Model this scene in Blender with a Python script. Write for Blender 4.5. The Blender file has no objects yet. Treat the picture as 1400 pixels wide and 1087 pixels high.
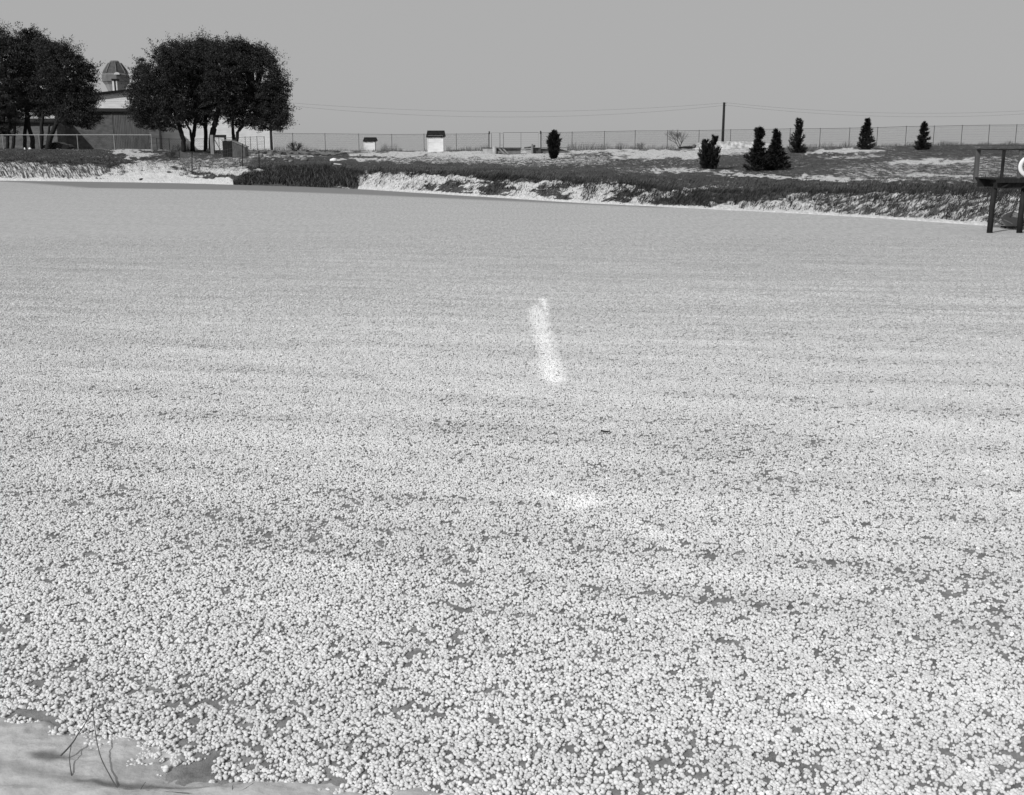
import bpy, math, random
import numpy as np
from mathutils import Vector
random.seed(7)
RNG = np.random.default_rng(11)
S = bpy.context.scene
COL = S.collection
# ------------------------------------------------------------------ camera, light, exposure
EYE = 3.0
FPX = 1500.0
PITCH = math.atan((543.5 - 205.0) / FPX)
SP, CP = math.sin(PITCH), math.cos(PITCH)
cam = bpy.data.cameras.new('camera')
cam_ob = bpy.data.objects.new('camera', cam)
COL.objects.link(cam_ob)
cam.sensor_fit = 'HORIZONTAL'; cam.sensor_width = 36.0
cam.lens = 36.0 * FPX / 1400.0
cam.clip_start = 0.1; cam.clip_end = 5000
cam_ob.location = (0, 0, EYE)
cam_ob.rotation_euler = (math.pi / 2 - PITCH, 0, 0)
S.camera = cam_ob
S.render.resolution_x = 1024; S.render.resolution_y = 795
S.view_settings.view_transform = 'Standard'; S.view_settings.look = 'None'
S.view_settings.gamma = 1.0; S.view_settings.exposure = 0.0

SUN_EL = math.radians(37)
SUN_AZ = math.atan2(-0.64, -0.77)        # direction to the sun, (sin, cos) = (x, y)
w = bpy.data.worlds.new('World'); S.world = w; w.use_nodes = True
nt = w.node_tree; nt.nodes.clear()
sky = nt.nodes.new('ShaderNodeTexSky'); sky.sky_type = 'NISHITA'; sky.sun_disc = False
sky.sun_elevation = SUN_EL; sky.sun_rotation = SUN_AZ
sky.air_density = 1.0; sky.dust_density = 2.0
bw = nt.nodes.new('ShaderNodeRGBToBW')
pw = nt.nodes.new('ShaderNodeMath'); pw.operation = 'POWER'; pw.inputs[1].default_value = 0.06
ml = nt.nodes.new('ShaderNodeMath'); ml.operation = 'MULTIPLY'; ml.inputs[1].default_value = 3.45
bg = nt.nodes.new('ShaderNodeBackground'); bg.inputs['Strength'].default_value = 0.112
wo = nt.nodes.new('ShaderNodeOutputWorld')
nt.links.new(sky.outputs[0], bw.inputs[0]); nt.links.new(bw.outputs[0], pw.inputs[0])
nt.links.new(pw.outputs[0], ml.inputs[0]); nt.links.new(ml.outputs[0], bg.inputs['Color'])
nt.links.new(bg.outputs[0], wo.inputs[0])
sl = bpy.data.lights.new('sun', 'SUN'); sl.energy = 3.15; sl.angle = math.radians(0.5)
sl.color = (1.0, 1.0, 1.0)
so = bpy.data.objects.new('sun', sl); COL.objects.link(so)
sd = Vector((math.sin(SUN_AZ) * math.cos(SUN_EL), math.cos(SUN_AZ) * math.cos(SUN_EL), math.sin(SUN_EL)))
so.rotation_euler = sd.to_track_quat('Z', 'Y').to_euler()
so.location = (-30, -20, 40)

# ------------------------------------------------------------------ pixel <-> world helpers (photo 1400 px wide)
def slope(y):
    cy = (543.5 - y) / FPX
    return (-SP + cy * CP) / (CP + cy * SP)
def tx_of(x, y):
    cy = (543.5 - y) / FPX
    return (x - 700.0) / FPX / (CP + cy * SP)
def at(x, y, Y):
    return Vector((tx_of(x, y) * Y, Y, EYE + slope(y) * Y))
def depth(y, z=0.0):
    return (z - EYE) / slope(y)
def ice_pt(x, y, z=0.0):
    return at(x, y, depth(y, z))
def mpp(Y, y=220):      # metres per photo pixel at depth Y
    return (Y * CP + EYE * SP) / FPX

# value noise -------------------------------------------------------------
def vnoise(x, y, seed=0):
    x = np.asarray(x, float); y = np.asarray(y, float)
    xi = np.floor(x).astype(np.int64); yi = np.floor(y).astype(np.int64)
    fx = x - xi; fy = y - yi
    fx = fx * fx * (3 - 2 * fx); fy = fy * fy * (3 - 2 * fy)
    def h(a, b):
        n = (a * 374761393 + b * 668265263 + seed * 1442695041) & 0xffffffff
        n = ((n ^ (n >> 13)) * 1274126177) & 0xffffffff
        n = n ^ (n >> 16)
        return (n & 0xffffff) / float(0xffffff)
    return (h(xi, yi) * (1 - fx) + h(xi + 1, yi) * fx) * (1 - fy) + (h(xi, yi + 1) * (1 - fx) + h(xi + 1, yi + 1) * fx) * fy
def fbm(x, y, o=4, seed=0):
    s = 0; a = 0.5; t = 0
    for k in range(o):
        s = s + a * vnoise(x * 2 ** k, y * 2 ** k, seed + k); t += a; a *= 0.55
    return s / t

# ------------------------------------------------------------------ terrain description
#        x    shore  bank  w1   fence  D3
TAB = np.array([
 (-500, 243, 220, 5.0, 203, 124),
 (0,    247, 221, 5.0, 203, 125),
 (170,  249, 226, 5.0, 204, 126),
 (250,  250.5, 231, 5.0, 205, 130),
 (330,  253, 231, 5.0, 205, 138),
 (400,  255, 233, 4.5, 205, 146),
 (480,  258, 236, 4.0, 206, 147),
 (560,  263, 238, 4.0, 206.5, 146),
 (640,  268, 241, 4.0, 206, 144),
 (770,  276, 248, 4.0, 205, 141),
 (860,  281, 254, 4.5, 203.5, 139),
 (930,  284, 262, 4.5, 203, 138),
 (1000, 287.5, 264, 5.0, 202.5, 136),
 (1100, 292, 264, 5.0, 201.5, 133),
 (1200, 298, 263, 5.5, 200, 131),
 (1340, 307.5, 263, 6.0, 198, 127),
 (1400, 312, 264, 6.0, 197.5, 126),
 (1900, 352, 275, 7.0, 195, 118)], float)
T_TX = np.array([tx_of(r[0], 235) for r in TAB])
D0_ = np.array([depth(r[1]) for r in TAB])
D1_ = D0_ + TAB[:, 3]
Z1_ = np.array([EYE + slope(r[2]) * d for r, d in zip(TAB, D1_)])
D3_ = TAB[:, 5]
Z3_ = np.array([EYE + slope(r[4]) * r[5] for r in TAB])
def prof(tx):
    return [np.interp(tx, T_TX, a) for a in (D0_, D1_, Z1_, D3_, Z3_)]
def terrain_z(tx, Y, fine=True):
    tx = np.asarray(tx, float); Y = np.asarray(Y, float)
    d0, d1, z1, d3, z3 = prof(tx)
    X = tx * Y
    d0 = d0 + (fbm(X * 0.5, X * 0 + 3.1, 3, 5) - 0.5) * 0.9
    t1 = np.clip((Y - d0) / (d1 - d0), 0, 1)
    e = np.sin(t1 * math.pi / 2) ** 0.9
    za = z1 * e
    t2 = np.clip((Y - d1) / (d3 - d1), 0, 1)
    zb = z1 + (z3 - z1) * t2
    z = np.where(Y < d1, za, zb)
    t4 = np.clip((Y - d3) / 25.0, 0, 1)
    z = np.where(Y > d3, z3 - t4 * 2.0, z)
    t5 = np.clip((Y - d3 - 25) / 300.0, 0, 1)
    z = np.where(Y > d3 + 25, z3 - 2.0 - t5 * (z3 - 2.0 - 0.2), z)
    z = np.where(Y < d0, -0.25, z)
    if fine:
        m = np.clip((Y - d0) / 1.5, 0, 1) * np.clip((d3 + 2 - Y) / 3, 0, 1)
        z = z + m * (fbm(X * 0.35, Y * 0.35, 3, 9) - 0.5) * 0.22
        m2 = m * np.clip((d1 + 4 - Y) / 3, 0, 1)
        z = z + m2 * (fbm(X * 2.3, Y * 1.7, 3, 21) - 0.5) * 0.35
    return z
def ground(x, y, Y0=None):
    """first terrain hit of the photo point (x, y)"""
    tx = tx_of(x, y); s = slope(y)
    d3 = float(np.interp(tx, T_TX, D3_))
    Ys = np.arange(float(np.interp(tx, T_TX, D0_)) - 1, d3 + 3, 0.05)
    z = terrain_z(np.full_like(Ys, tx), Ys, False)
    hit = np.nonzero(z >= EYE + s * Ys)[0]
    Y = Ys[hit[0]] if len(hit) else d3
    return Vector((tx * Y, Y, float(terrain_z(tx, Y))))
def on_ground(x, Y):
    """terrain point in column x at depth Y"""
    tx = tx_of(x, 205)
    return Vector((tx * Y, Y, float(terrain_z(tx, Y))))

# ------------------------------------------------------------------ materials
MATS = {}
def nm(m, t, **k):
    n = m.node_tree.nodes.new(t)
    for a, b in k.items(): setattr(n, a, b)
    return n
def mat(name, lo, hi=None, rough=0.8, scale=3.0, bump=0.0, detail=6, stretch=(1, 1, 1), metallic=0.0, contrast=0.25):
    if name in MATS: return MATS[name]
    m = bpy.data.materials.new(name); m.use_nodes = True
    N = m.node_tree.nodes; L = m.node_tree.links
    b = N['Principled BSDF']; b.inputs['Roughness'].default_value = rough
    b.inputs['Metallic'].default_value = metallic
    b.inputs['Specular IOR Level'].default_value = 0.2
    hi = lo if hi is None else hi
    g = nm(m, 'ShaderNodeNewGeometry'); mp = nm(m, 'ShaderNodeMapping'); mp.inputs['Scale'].default_value = stretch
    n = nm(m, 'ShaderNodeTexNoise'); n.inputs['Scale'].default_value = scale; n.inputs['Detail'].default_value = detail
    r = nm(m, 'ShaderNodeMapRange'); r.inputs[1].default_value = 0.5 - contrast; r.inputs[2].default_value = 0.5 + contrast
    r.inputs[3].default_value = lo; r.inputs[4].default_value = hi
    L.new(g.outputs['Position'], mp.inputs[0]); L.new(mp.outputs[0], n.inputs['Vector']); L.new(n.outputs[0], r.inputs[0])
    L.new(r.outputs[0], b.inputs['Base Color'])
    if bump:
        bp = nm(m, 'ShaderNodeBump'); bp.inputs['Strength'].default_value = bump; bp.inputs['Distance'].default_value = 0.05
        L.new(n.outputs[0], bp.inputs['Height']); L.new(bp.outputs[0], b.inputs['Normal'])
    MATS[name] = m
    return m
M_bark = mat('bark', 0.012, 0.032, 0.9, 6, 0.5, stretch=(1, 1, 0.3))
M_leaf = mat('oak_leaves', 0.014, 0.045, 0.6, 0.9)
M_leaf2 = mat('oak_leaves_hazed', 0.022, 0.065, 0.6, 0.9)  # haze over the leftmost oak put into a paler leaf colour
M_cedar = mat('cedar_foliage', 0.010, 0.032, 0.7, 2.5)
M_twig = mat('bare_twigs', 0.05, 0.10, 0.9, 4)
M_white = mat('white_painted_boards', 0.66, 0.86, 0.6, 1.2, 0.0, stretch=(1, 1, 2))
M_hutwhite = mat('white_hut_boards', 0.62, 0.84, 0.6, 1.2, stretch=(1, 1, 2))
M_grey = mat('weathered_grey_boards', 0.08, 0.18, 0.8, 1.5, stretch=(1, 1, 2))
M_ribbed = mat('ribbed_metal_door', 0.10, 0.2, 0.5, 1.5, stretch=(3, 3, .5))
M_roof = mat('dark_roofing', 0.006, 0.02, 0.9, 4, 0.3)
M_trimdark = mat('dark_trim', 0.01, 0.02, 0.8, 3)
M_trimlight = mat('light_trim', 0.45, 0.6, 0.6, 3)
M_tank = mat('tank_shingles', 0.05, 0.10, 0.8, 2)
M_tank2 = mat('tank_side', 0.12, 0.19, 0.7, 1.5)
M_tank3 = mat('tank_hopper', 0.26, 0.38, 0.7, 1.0)
M_wood = mat('weathered_wood', 0.05, 0.14, 0.85, 8, 0.4, stretch=(1, 1, .2))
M_wooddark = mat('creosoted_or_shaded_wood', 0.008, 0.03, 0.8, 10, 0.4, stretch=(1, 1, .3))
M_woodlight = mat('pale_grey_wood', 0.16, 0.30, 0.85, 8, 0.4, stretch=(1, 1, .2))  # wood in a paler grey than the weathered one
M_galv = mat('galvanised_rail', 0.25, 0.38, 0.5, 3, metallic=0.3)
M_galvdark = mat('dark_fence_steel', 0.035, 0.07, 0.6, 3)
M_conc = mat('concrete', 0.09, 0.20, 0.9, 2.5, 0.3)
M_concdark = mat('dark_concrete', 0.05, 0.12, 0.9, 2.5, 0.3)
M_rock = mat('field_rock', 0.08, 0.28, 0.9, 3, 0.5)
M_snowcap = mat('snow', 0.72, 0.86, 0.6, 2, 0.4)
M_mound = mat('dusted_mound', 0.24, 0.6, 0.8, 2.2, 0.4, contrast=0.16)
M_ring = mat('life_ring_white', 0.72, 0.82, 0.5, 3)
M_hull = mat('skiff_hull', 0.20, 0.30, 0.5, 4)
M_car = mat('dark_car_paint', 0.012, 0.02, 0.35, 2)
M_glass = mat('dark_glass', 0.01, 0.012, 0.1, 2)
M_rubber = mat('rubber', 0.015, 0.02, 0.9, 5)
M_chrome = mat('chrome', 0.5, 0.55, 0.25, 2, metallic=0.9)
M_stalk = mat('dry_stalk', 0.05, 0.14, 0.8, 12)
M_wire = mat('wire', 0.04, 0.05, 0.6, 3)

# ------------------------------------------------------------------ mesh helpers
class MB:
    def __init__(s): s.v = []; s.f = []
    def add(s, vs, fs):
        o = len(s.v); s.v += [tuple(v) for v in vs]; s.f += [tuple(i + o for i in f) for f in fs]
    def box(s, x0, x1, y0, y1, z0, z1, bev=0.0):
        s.add([(x0, y0, z0), (x1, y0, z0), (x1, y1, z0), (x0, y1, z0), (x0, y0, z1), (x1, y0, z1), (x1, y1, z1), (x0, y1, z1)],
              [(0, 3, 2, 1), (4, 5, 6, 7), (0, 1, 5, 4), (1, 2, 6, 5), (2, 3, 7, 6), (3, 0, 4, 7)])
    def beam(s, a, b, wx, wz):
        """rectangular beam from a to b"""
        a = Vector(a); b = Vector(b); d = (b - a).normalized()
        up = Vector((0, 0, 1)) if abs(d.z) < 0.9 else Vector((0, 1, 0))
        r = d.cross(up).normalized() * wx / 2; u = r.cross(d).normalized() * wz / 2
        s.add([a - r - u, a + r - u, a + r + u, a - r + u, b - r - u, b + r - u, b + r + u, b - r + u],
              [(0, 3, 2, 1), (4, 5, 6, 7), (0, 1, 5, 4), (1, 2, 6, 5), (2, 3, 7, 6), (3, 0, 4, 7)])
    def tube(s, pts, rad, n=6):
        pts = [Vector(p) for p in pts]
        if not isinstance(rad, (list, tuple)): rad = [rad] * len(pts)
        o = len(s.v)
        for i, p in enumerate(pts):
            d = (pts[min(i + 1, len(pts) - 1)] - pts[max(i - 1, 0)])
            d = d.normalized() if d.length > 1e-9 else Vector((0, 0, 1))
            up = Vector((0, 0, 1)) if abs(d.z) < 0.95 else Vector((0, 1, 0))
            r = d.cross(up).normalized(); u = r.cross(d).normalized()
            for k in range(n):
                a = 2 * math.pi * k / n
                s.v.append(tuple(p + (r * math.cos(a) + u * math.sin(a)) * rad[i]))
        for i in range(len(pts) - 1):
            for k in range(n):
                a = o + i * n + k; b = o + i * n + (k + 1) % n
                s.f.append((a, b, b + n, a + n))
        s.f.append(tuple(o + k for k in range(n))[::-1])
        s.f.append(tuple(o + (len(pts) - 1) * n + k for k in range(n)))
    def lathe(s, c, prof_, n=16, phase=0):
        o = len(s.v)
        for (r, z) in prof_:
            for k in range(n):
                a = 2 * math.pi * k / n + phase
                s.v.append((c[0] + r * math.cos(a), c[1] + r * math.sin(a), c[2] + z))
        for i in range(len(prof_) - 1):
            for k in range(n):
                a = o + i * n + k; b = o + i * n + (k + 1) % n
                s.f.append((a, b, b + n, a + n))
        s.f.append(tuple(o + k for k in range(n))[::-1])
        s.f.append(tuple(o + (len(prof_) - 1) * n + k for k in range(n)))
    def build(s, name, m, parent=None, smooth=False):
        me = bpy.data.meshes.new(name); me.from_pydata(s.v, [], s.f); me.update()
        return link(name, me, m, parent, smooth)
def link(name, me, m, parent=None, smooth=False):
    if m is not None: me.materials.append(m)
    if smooth: me.polygons.foreach_set('use_smooth', [True] * len(me.polygons))
    o = bpy.data.objects.new(name, me); COL.objects.link(o)
    if parent is not None:
        o.parent = parent
        o.location = -Vector(parent.location)      # mesh data is in world coordinates
    return o
def tag(o, label=None, cat=None, group=None, kind=None):
    if label: o['label'] = label
    if cat: o['category'] = cat
    if group: o['group'] = group
    if kind: o['kind'] = kind
    return o
def thing(name, loc, label, cat, group=None):
    e = bpy.data.objects.new(name, None); COL.objects.link(e); e.location = loc
    e.empty_display_size = 0.3
    return tag(e, label, cat, group)
def np_mesh(name, V, F, m, parent=None, smooth=False, k=3):
    """V (n,3), F (m,k) arrays"""
    me = bpy.data.meshes.new(name)
    me.vertices.add(len(V)); me.vertices.foreach_set('co', np.ascontiguousarray(V, dtype=np.float32).ravel())
    me.loops.add(F.size); me.loops.foreach_set('vertex_index', np.ascontiguousarray(F, dtype=np.int32).ravel())
    me.polygons.add(len(F))
    me.polygons.foreach_set('loop_start', np.arange(0, F.size, k, dtype=np.int32))
    me.polygons.foreach_set('loop_total', np.full(len(F), k, dtype=np.int32))
    me.update(calc_edges=True)
    return link(name, me, m, parent, smooth)
def unit(n):
    v = RNG.normal(size=(n, 3)); return v / np.linalg.norm(v, axis=1)[:, None]

# ------------------------------------------------------------------ what grows and lies where (read off the photo, kept as ground cover on the terrain)
def band(pts, val, soft=2.0):
    p = np.array(pts, float); return (p[:, 0], p[:, 1], p[:, 2], val, soft)
BANDS = [
 band([(-600, 195, 400), (2200, 195, 400)], 0.30),
 # left bank
 band([(-600, 220, 250), (0, 221, 250), (130, 225, 250), (175, 226, 252)], 0.45, 2),
 band([(-600, 240, 262), (0, 243, 262), (120, 244, 262), (175, 238, 262)], 0.92, 2),
 band([(-600, 200, 220), (0, 201, 220), (60, 202, 222), (120, 203, 226), (165, 205, 229), (182, 214, 229)], 0.07, 2),
 band([(160, 228, 262), (190, 222, 262), (240, 224, 262), (335, 234, 262)], 0.95, 2),
 band([(160, 204, 210), (182, 203, 217), (196, 204, 218), (212, 204, 210)], 0.93, 1.5),
 band([(196, 206, 222), (215, 207, 221), (240, 205, 222), (262, 205, 218)], 0.10, 2),
 band([(200, 219, 223), (245, 219, 224)], 0.5, 2),
 band([(240, 216, 236), (330, 216, 236)], 0.42, 3),
 band([(262, 228, 234), (330, 229, 237)], 0.9, 2),
 band([(255, 236, 241), (340, 238, 246)], 0.10, 1.5),
 band([(262, 205, 214), (340, 206, 216)], 0.12, 3),
 # rubble and reeds
 band([(340, 204, 217), (425, 204, 217)], 0.60, 2),
 band([(345, 216, 233), (460, 214, 240)], 0.08, 2),
 band([(354, 231, 240), (374, 232, 241)], 0.85, 1.5),
 band([(383, 231, 237), (397, 231, 236)], 0.85, 1.5),
 band([(335, 249, 262), (360, 240, 262), (470, 234, 262), (492, 240, 262)], 0.05, 3),
 # snowy plateau in the middle
 band([(400, 205, 208), (430, 206, 209), (520, 209, 213), (560, 208, 212.5), (700, 206, 211), (760, 205, 209), (900, 204, 207)], 0.80, 1.5),
 band([(455, 217, 220), (520, 213, 218), (640, 211, 219), (700, 209, 218), (780, 211, 220)], 0.85, 1.5),
 band([(430, 210, 217), (540, 214.5, 216), (600, 214, 216)], 0.08, 1),
 band([(520, 215, 222), (700, 215, 223), (860, 212, 224)], 0.46, 3),
 # dark crest band
 band([(420, 219, 238), (480, 220, 236), (560, 222, 237), (640, 224, 241), (680, 225, 248), (710, 229, 248), (800, 228, 248), (850, 226, 250)], 0.03, 2),
 # snowy bank face
 band([(484, 237, 275), (560, 238, 280), (640, 242, 280), (700, 249, 285), (780, 249, 290), (850, 252, 290), (905, 258, 290)], 0.72, 2),
 band([(585, 252, 268), (612, 250, 268), (640, 250, 270)], 0.18, 2),
 band([(655, 246, 262), (680, 244, 272), (692, 248, 268)], 0.08, 2),
 band([(742, 256, 274), (760, 250, 275), (776, 258, 274)], 0.15, 2),
 band([(830, 262, 278), (850, 256, 278), (866, 262, 278)], 0.25, 2),
 # middle right
 band([(850, 206, 216), (900, 206, 217), (960, 206, 215)], 0.88, 2),
 band([(960, 204, 213), (1020, 204, 211)], 0.75, 2),
 band([(820, 218, 230), (960, 218, 232)], 0.22, 2),
 band([(900, 231, 235), (990, 233, 237)], 0.65, 1.5),
 band([(960, 214, 230), (1060, 212, 236)], 0.08, 3),
 band([(850, 236, 252), (900, 236, 262), (960, 237, 284), (1060, 241, 284), (1100, 243, 270)], 0.06, 2),
 band([(888, 268, 275), (930, 260, 267), (975, 252, 258)], 0.66, 2),
 band([(900, 274, 284), (960, 268, 282), (1060, 262, 282)], 0.20, 2),
 band([(990, 237, 240), (1060, 239, 243), (1140, 243, 247), (1220, 246, 249)], 0.85, 1),
 # right plateau
 band([(1060, 203, 240), (1220, 202, 240)], 0.14, 3),
 band([(1100, 205, 210), (1200, 205, 209)], 0.85, 1),
 band([(1120, 213, 217), (1200, 213, 217)], 0.5, 1.5),
 band([(1140, 228, 243), (1250, 218, 246), (1500, 216, 240)], 0.36, 3),
 band([(1225, 219, 223), (1340, 219, 223)], 0.92, 1),
 band([(1240, 238, 241), (1340, 239, 242)], 0.75, 1),
 band([(1225, 195, 215), (1500, 194, 215)], 0.12, 2),
 band([(1060, 244, 264), (1130, 248, 268), (1200, 250, 263), (1300, 249, 262), (1500, 250, 264)], 0.05, 1.5),
 # right bank face
 band([(1040, 275, 300), (1080, 266, 320), (1200, 262, 330), (1500, 262, 350)], 0.47, 3),
 band([(980, 278, 300), (1060, 274, 305), (1120, 282, 310)], 0.82, 2),
]
SHX = TAB[:, 0]; SHY = TAB[:, 1]
def cover(px, py):
    """1 = snow, 0 = bare grass"""
    v = np.full_like(px, 0.3)
    wx = (fbm(px / 14, py / 3.0, 3, 201) - .5); wy = (fbm(px / 11 + 50, py / 4.0, 3, 202) - .5)
    ox, oy = px, py
    px = px + wx * 70; py = py + wy * 9 + (vnoise(ox / 2.5, oy / 1.2, 207) - .5) * 2.0
    for (bx, b0, b1, val, soft) in BANDS:
        y0 = np.interp(px, bx, b0); y1 = np.interp(px, bx, b1)
        soft = soft * 1.4
        wgt = np.clip((py - y0) / soft + 0.5, 0, 1) * np.clip((y1 - py) / soft + 0.5, 0, 1)
        wgt = wgt * np.clip((px - bx[0]) / 14 + 0.5, 0, 1) * np.clip((bx[-1] - px) / 14 + 0.5, 0, 1)
        v = v * (1 - wgt) + val * wgt
    v = np.where(oy < 236, np.minimum(v, 0.80), v)
    px, py = ox, oy
    sy = np.interp(px, SHX, SHY)                                     # snow lying along the waterline, except under the reeds
    wgt = np.clip((py - (sy - 4)) / 2, 0, 1) * (1 - ((px > 330) & (px < 486)))
    return v * (1 - wgt) + 0.97 * wgt
def proj(X, Y, Z):
    d = Z - EYE
    q = Y * CP - d * SP                      # along the axis
    u = Y * SP + d * CP
    return 700 + FPX * X / q, 543.5 - FPX * u / q

# ------------------------------------------------------------------ the far bank
def grid_faces(nr, nc):
    i = np.arange(nr - 1)[:, None] * nc + np.arange(nc - 1)[None, :]
    i = i.ravel(); return np.stack([i, i + 1, i + nc + 1, i + nc], 1)
def add_attr(me, name, vals, typ='FLOAT', dom='POINT'):
    a = me.attributes.new(name, typ, dom); a.data.foreach_set('value', np.ascontiguousarray(vals, dtype=np.float32).ravel())
def build_terrain():
    NC = 1000
    tx = np.linspace(-0.78, 0.78, NC)
    d0, d1, z1, d3, z3 = prof(tx)
    rows = []
    for t in np.linspace(-0.25, 1, 70): rows.append(d0 + (d1 - d0) * t)
    for t in np.linspace(0, 1, 150)[1:] ** 1.2: rows.append(d1 + (d3 - d1) * t)
    for e in (1, 2, 4, 7, 11, 16, 25, 60, 120, 250, 325, 600, 1200, 2500): rows.append(d3 + e)
    Yg = np.array(rows); TX = np.broadcast_to(tx, Yg.shape)
    Z = terrain_z(TX, Yg)
    X = TX * Yg
    Zs = terrain_z(TX, Yg, False)
    px, py = proj(X, Yg, Zs)
    sn = cover(px, py)
    sn = np.where(Yg > np.broadcast_to(d3, Yg.shape) + 2, 0.1, sn)
    V = np.stack([X, Yg, Z], -1).reshape(-1, 3)
    o = np_mesh('far_bank_ground', V, grid_faces(*Yg.shape), None, smooth=True, k=4)
    add_attr(o.data, 'snow', sn)
    # flow coordinate: streaks of bent grass run down the slope
    dd0 = np.broadcast_to(d0, Yg.shape); dd1 = np.broadcast_to(d1, Yg.shape)
    tt = (Yg - dd0)
    sh = np.where(px < 260, 0.7, -0.65)
    face = np.clip((dd1 + 2 - Yg) / 2, 0, 1)
    fx = X + sh * tt * face
    add_attr(o.data, 'fx', fx); add_attr(o.data, 'fy', np.where(face > 0, tt, tt))
    add_attr(o.data, 'face', face)
    m = bpy.data.materials.new('snowy_grass_ground'); m.use_nodes = True
    N = m.node_tree.nodes; L = m.node_tree.links; b = N['Principled BSDF']
    b.inputs['Roughness'].default_value = 0.85; b.inputs['Specular IOR Level'].default_value = 0.1
    def attr(n):
        a = nm(m, 'ShaderNodeAttribute'); a.attribute_name = n; return a.outputs['Fac']
    def math_(op, a, bb, clamp=False):
        q = nm(m, 'ShaderNodeMath', operation=op); q.use_clamp = clamp
        for i, vv in enumerate((a, bb)):
            if isinstance(vv, (int, float)): q.inputs[i].default_value = vv
            else: L.new(vv, q.inputs[i])
        return q.outputs[0]
    def noise(vec, sc, det=5, rough=0.6):
        n = nm(m, 'ShaderNodeTexNoise'); n.inputs['Scale'].default_value = sc; n.inputs['Detail'].default_value = det
        n.inputs['Roughness'].default_value = rough; L.new(vec, n.inputs['Vector']); return n.outputs[0]
    cx = nm(m, 'ShaderNodeCombineXYZ'); L.new(math_('MULTIPLY', attr('fx'), 3.6), cx.inputs[0]); L.new(math_('MULTIPLY', attr('fy'), 0.55), cx.inputs[1])
    g = nm(m, 'ShaderNodeNewGeometry')
    pm = nm(m, 'ShaderNodeMapping'); pm.inputs['Scale'].default_value = (1.0, 0.25, 1.0); L.new(g.outputs['Position'], pm.inputs[0])
    n1 = noise(cx.outputs[0], 1.25, 7, 0.76)
    n2 = noise(pm.outputs[0], 2.6, 7, 0.85)
    mx = nm(m, 'ShaderNodeMix'); L.new(attr('face'), mx.inputs['Factor']); L.new(n2, mx.inputs[2]); L.new(n1, mx.inputs[3])
    nn = math_('MULTIPLY', math_('SUBTRACT', mx.outputs[0], 0.5), math_('ADD', math_('MULTIPLY', attr('face'), -0.9), 3.5))
    nn = math_('ADD', nn, 0.5)
    k = math_('MULTIPLY', math_('SUBTRACT', attr('snow'), nn), 3.6)
    k = math_('ADD', k, 0.5, True)
    fine = noise(pm.outputs[0], 9.0, 4, 0.8)
    wide = noise(g.outputs['Position'], 0.22, 4, 0.7)
    gr = nm(m, 'ShaderNodeMapRange'); gr.inputs[1].default_value = .3; gr.inputs[2].default_value = .7
    gr.inputs[3].default_value = 0.012; gr.inputs[4].default_value = 0.12; L.new(math_('ADD', math_('MULTIPLY', fine, 0.6), math_('MULTIPLY', wide, 0.45)), gr.inputs[0])
    sw = nm(m, 'ShaderNodeMapRange'); sw.inputs[1].default_value = .3; sw.inputs[2].default_value = .7
    sw.inputs[3].default_value = 0.38; sw.inputs[4].default_value = 0.74; L.new(fine, sw.inputs[0])
    mc = nm(m, 'ShaderNodeMix'); L.new(k, mc.inputs['Factor']); L.new(gr.outputs[0], mc.inputs[2]); L.new(sw.outputs[0], mc.inputs[3])
    L.new(mc.outputs[0], b.inputs['Base Color'])
    bp = nm(m, 'ShaderNodeBump'); bp.inputs['Strength'].default_value = 0.7; bp.inputs['Distance'].default_value = 0.25
    L.new(mx.outputs[0], bp.inputs['Height']); L.new(bp.outputs[0], b.inputs['Normal'])
    o.data.materials.append(m)
    tag(o, kind='structure')
build_terrain()

# ------------------------------------------------------------------ the frozen pond
def poly_mask(px, py, poly, soft):
    """soft membership of a convex-ish polygon by distance sampling"""
    p = np.array(poly, float); inside = np.zeros(px.shape, bool); d = np.full(px.shape, 1e9)
    for i in range(len(p)):
        a = p[i]; b = p[(i + 1) % len(p)]
        c = ((a[1] > py) != (b[1] > py)) & (px < (b[0] - a[0]) * (py - a[1]) / (b[1] - a[1] + 1e-9) + a[0])
        inside ^= c
        t = np.clip(((px - a[0]) * (b[0] - a[0]) + (py - a[1]) * (b[1] - a[1])) / ((b - a) @ (b - a)), 0, 1)
        d = np.minimum(d, np.hypot(px - a[0] - t * (b[0] - a[0]), py - a[1] - t * (b[1] - a[1])))
    s = np.where(inside, d, -d)
    return np.clip(s / soft + 0.5, 0, 1)
def wpoly(pts): return [tuple(ice_pt(x, y)[:2]) for x, y in pts]
WHITE = [(wpoly([(721, 426), (733, 416), (748, 428), (756, 470), (772, 520), (756, 527), (742, 520), (732, 465)]), 0.16, 0.21),
         (wpoly([(738, 409), (745, 407), (747, 414), (750, 432), (746, 432), (742, 416)]), 0.12, 0.36),
         (wpoly([(765, 684), (800, 676), (824, 690), (790, 700), (766, 697)]), 0.15, 0.15),
         (wpoly([(730, 668), (780, 678), (780, 686), (735, 676)]), 0.12, 0.12),
         (wpoly([(855, 712), (880, 712), (950, 755), (920, 758)]), 0.18, 0.10),
         (wpoly([(1105, 955), (1215, 975), (1210, 985), (1105, 970)]), 0.12, 0.14)]
def white_at(X, Y):
    r = np.zeros(X.shape)
    for p, s, v in WHITE: r = np.maximum(r, v * poly_mask(X, Y, p, s))
    return r * (0.75 + 0.5 * fbm(X * 3, Y * 1.5, 3, 333))
DARKP = wpoly([(-200, 240), (30, 247), (330, 252), (490, 258), (640, 267), (760, 275), (900, 281), (900, 284), (640, 272.5), (490, 266), (330, 260), (120, 257), (30, 249.5)])
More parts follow.
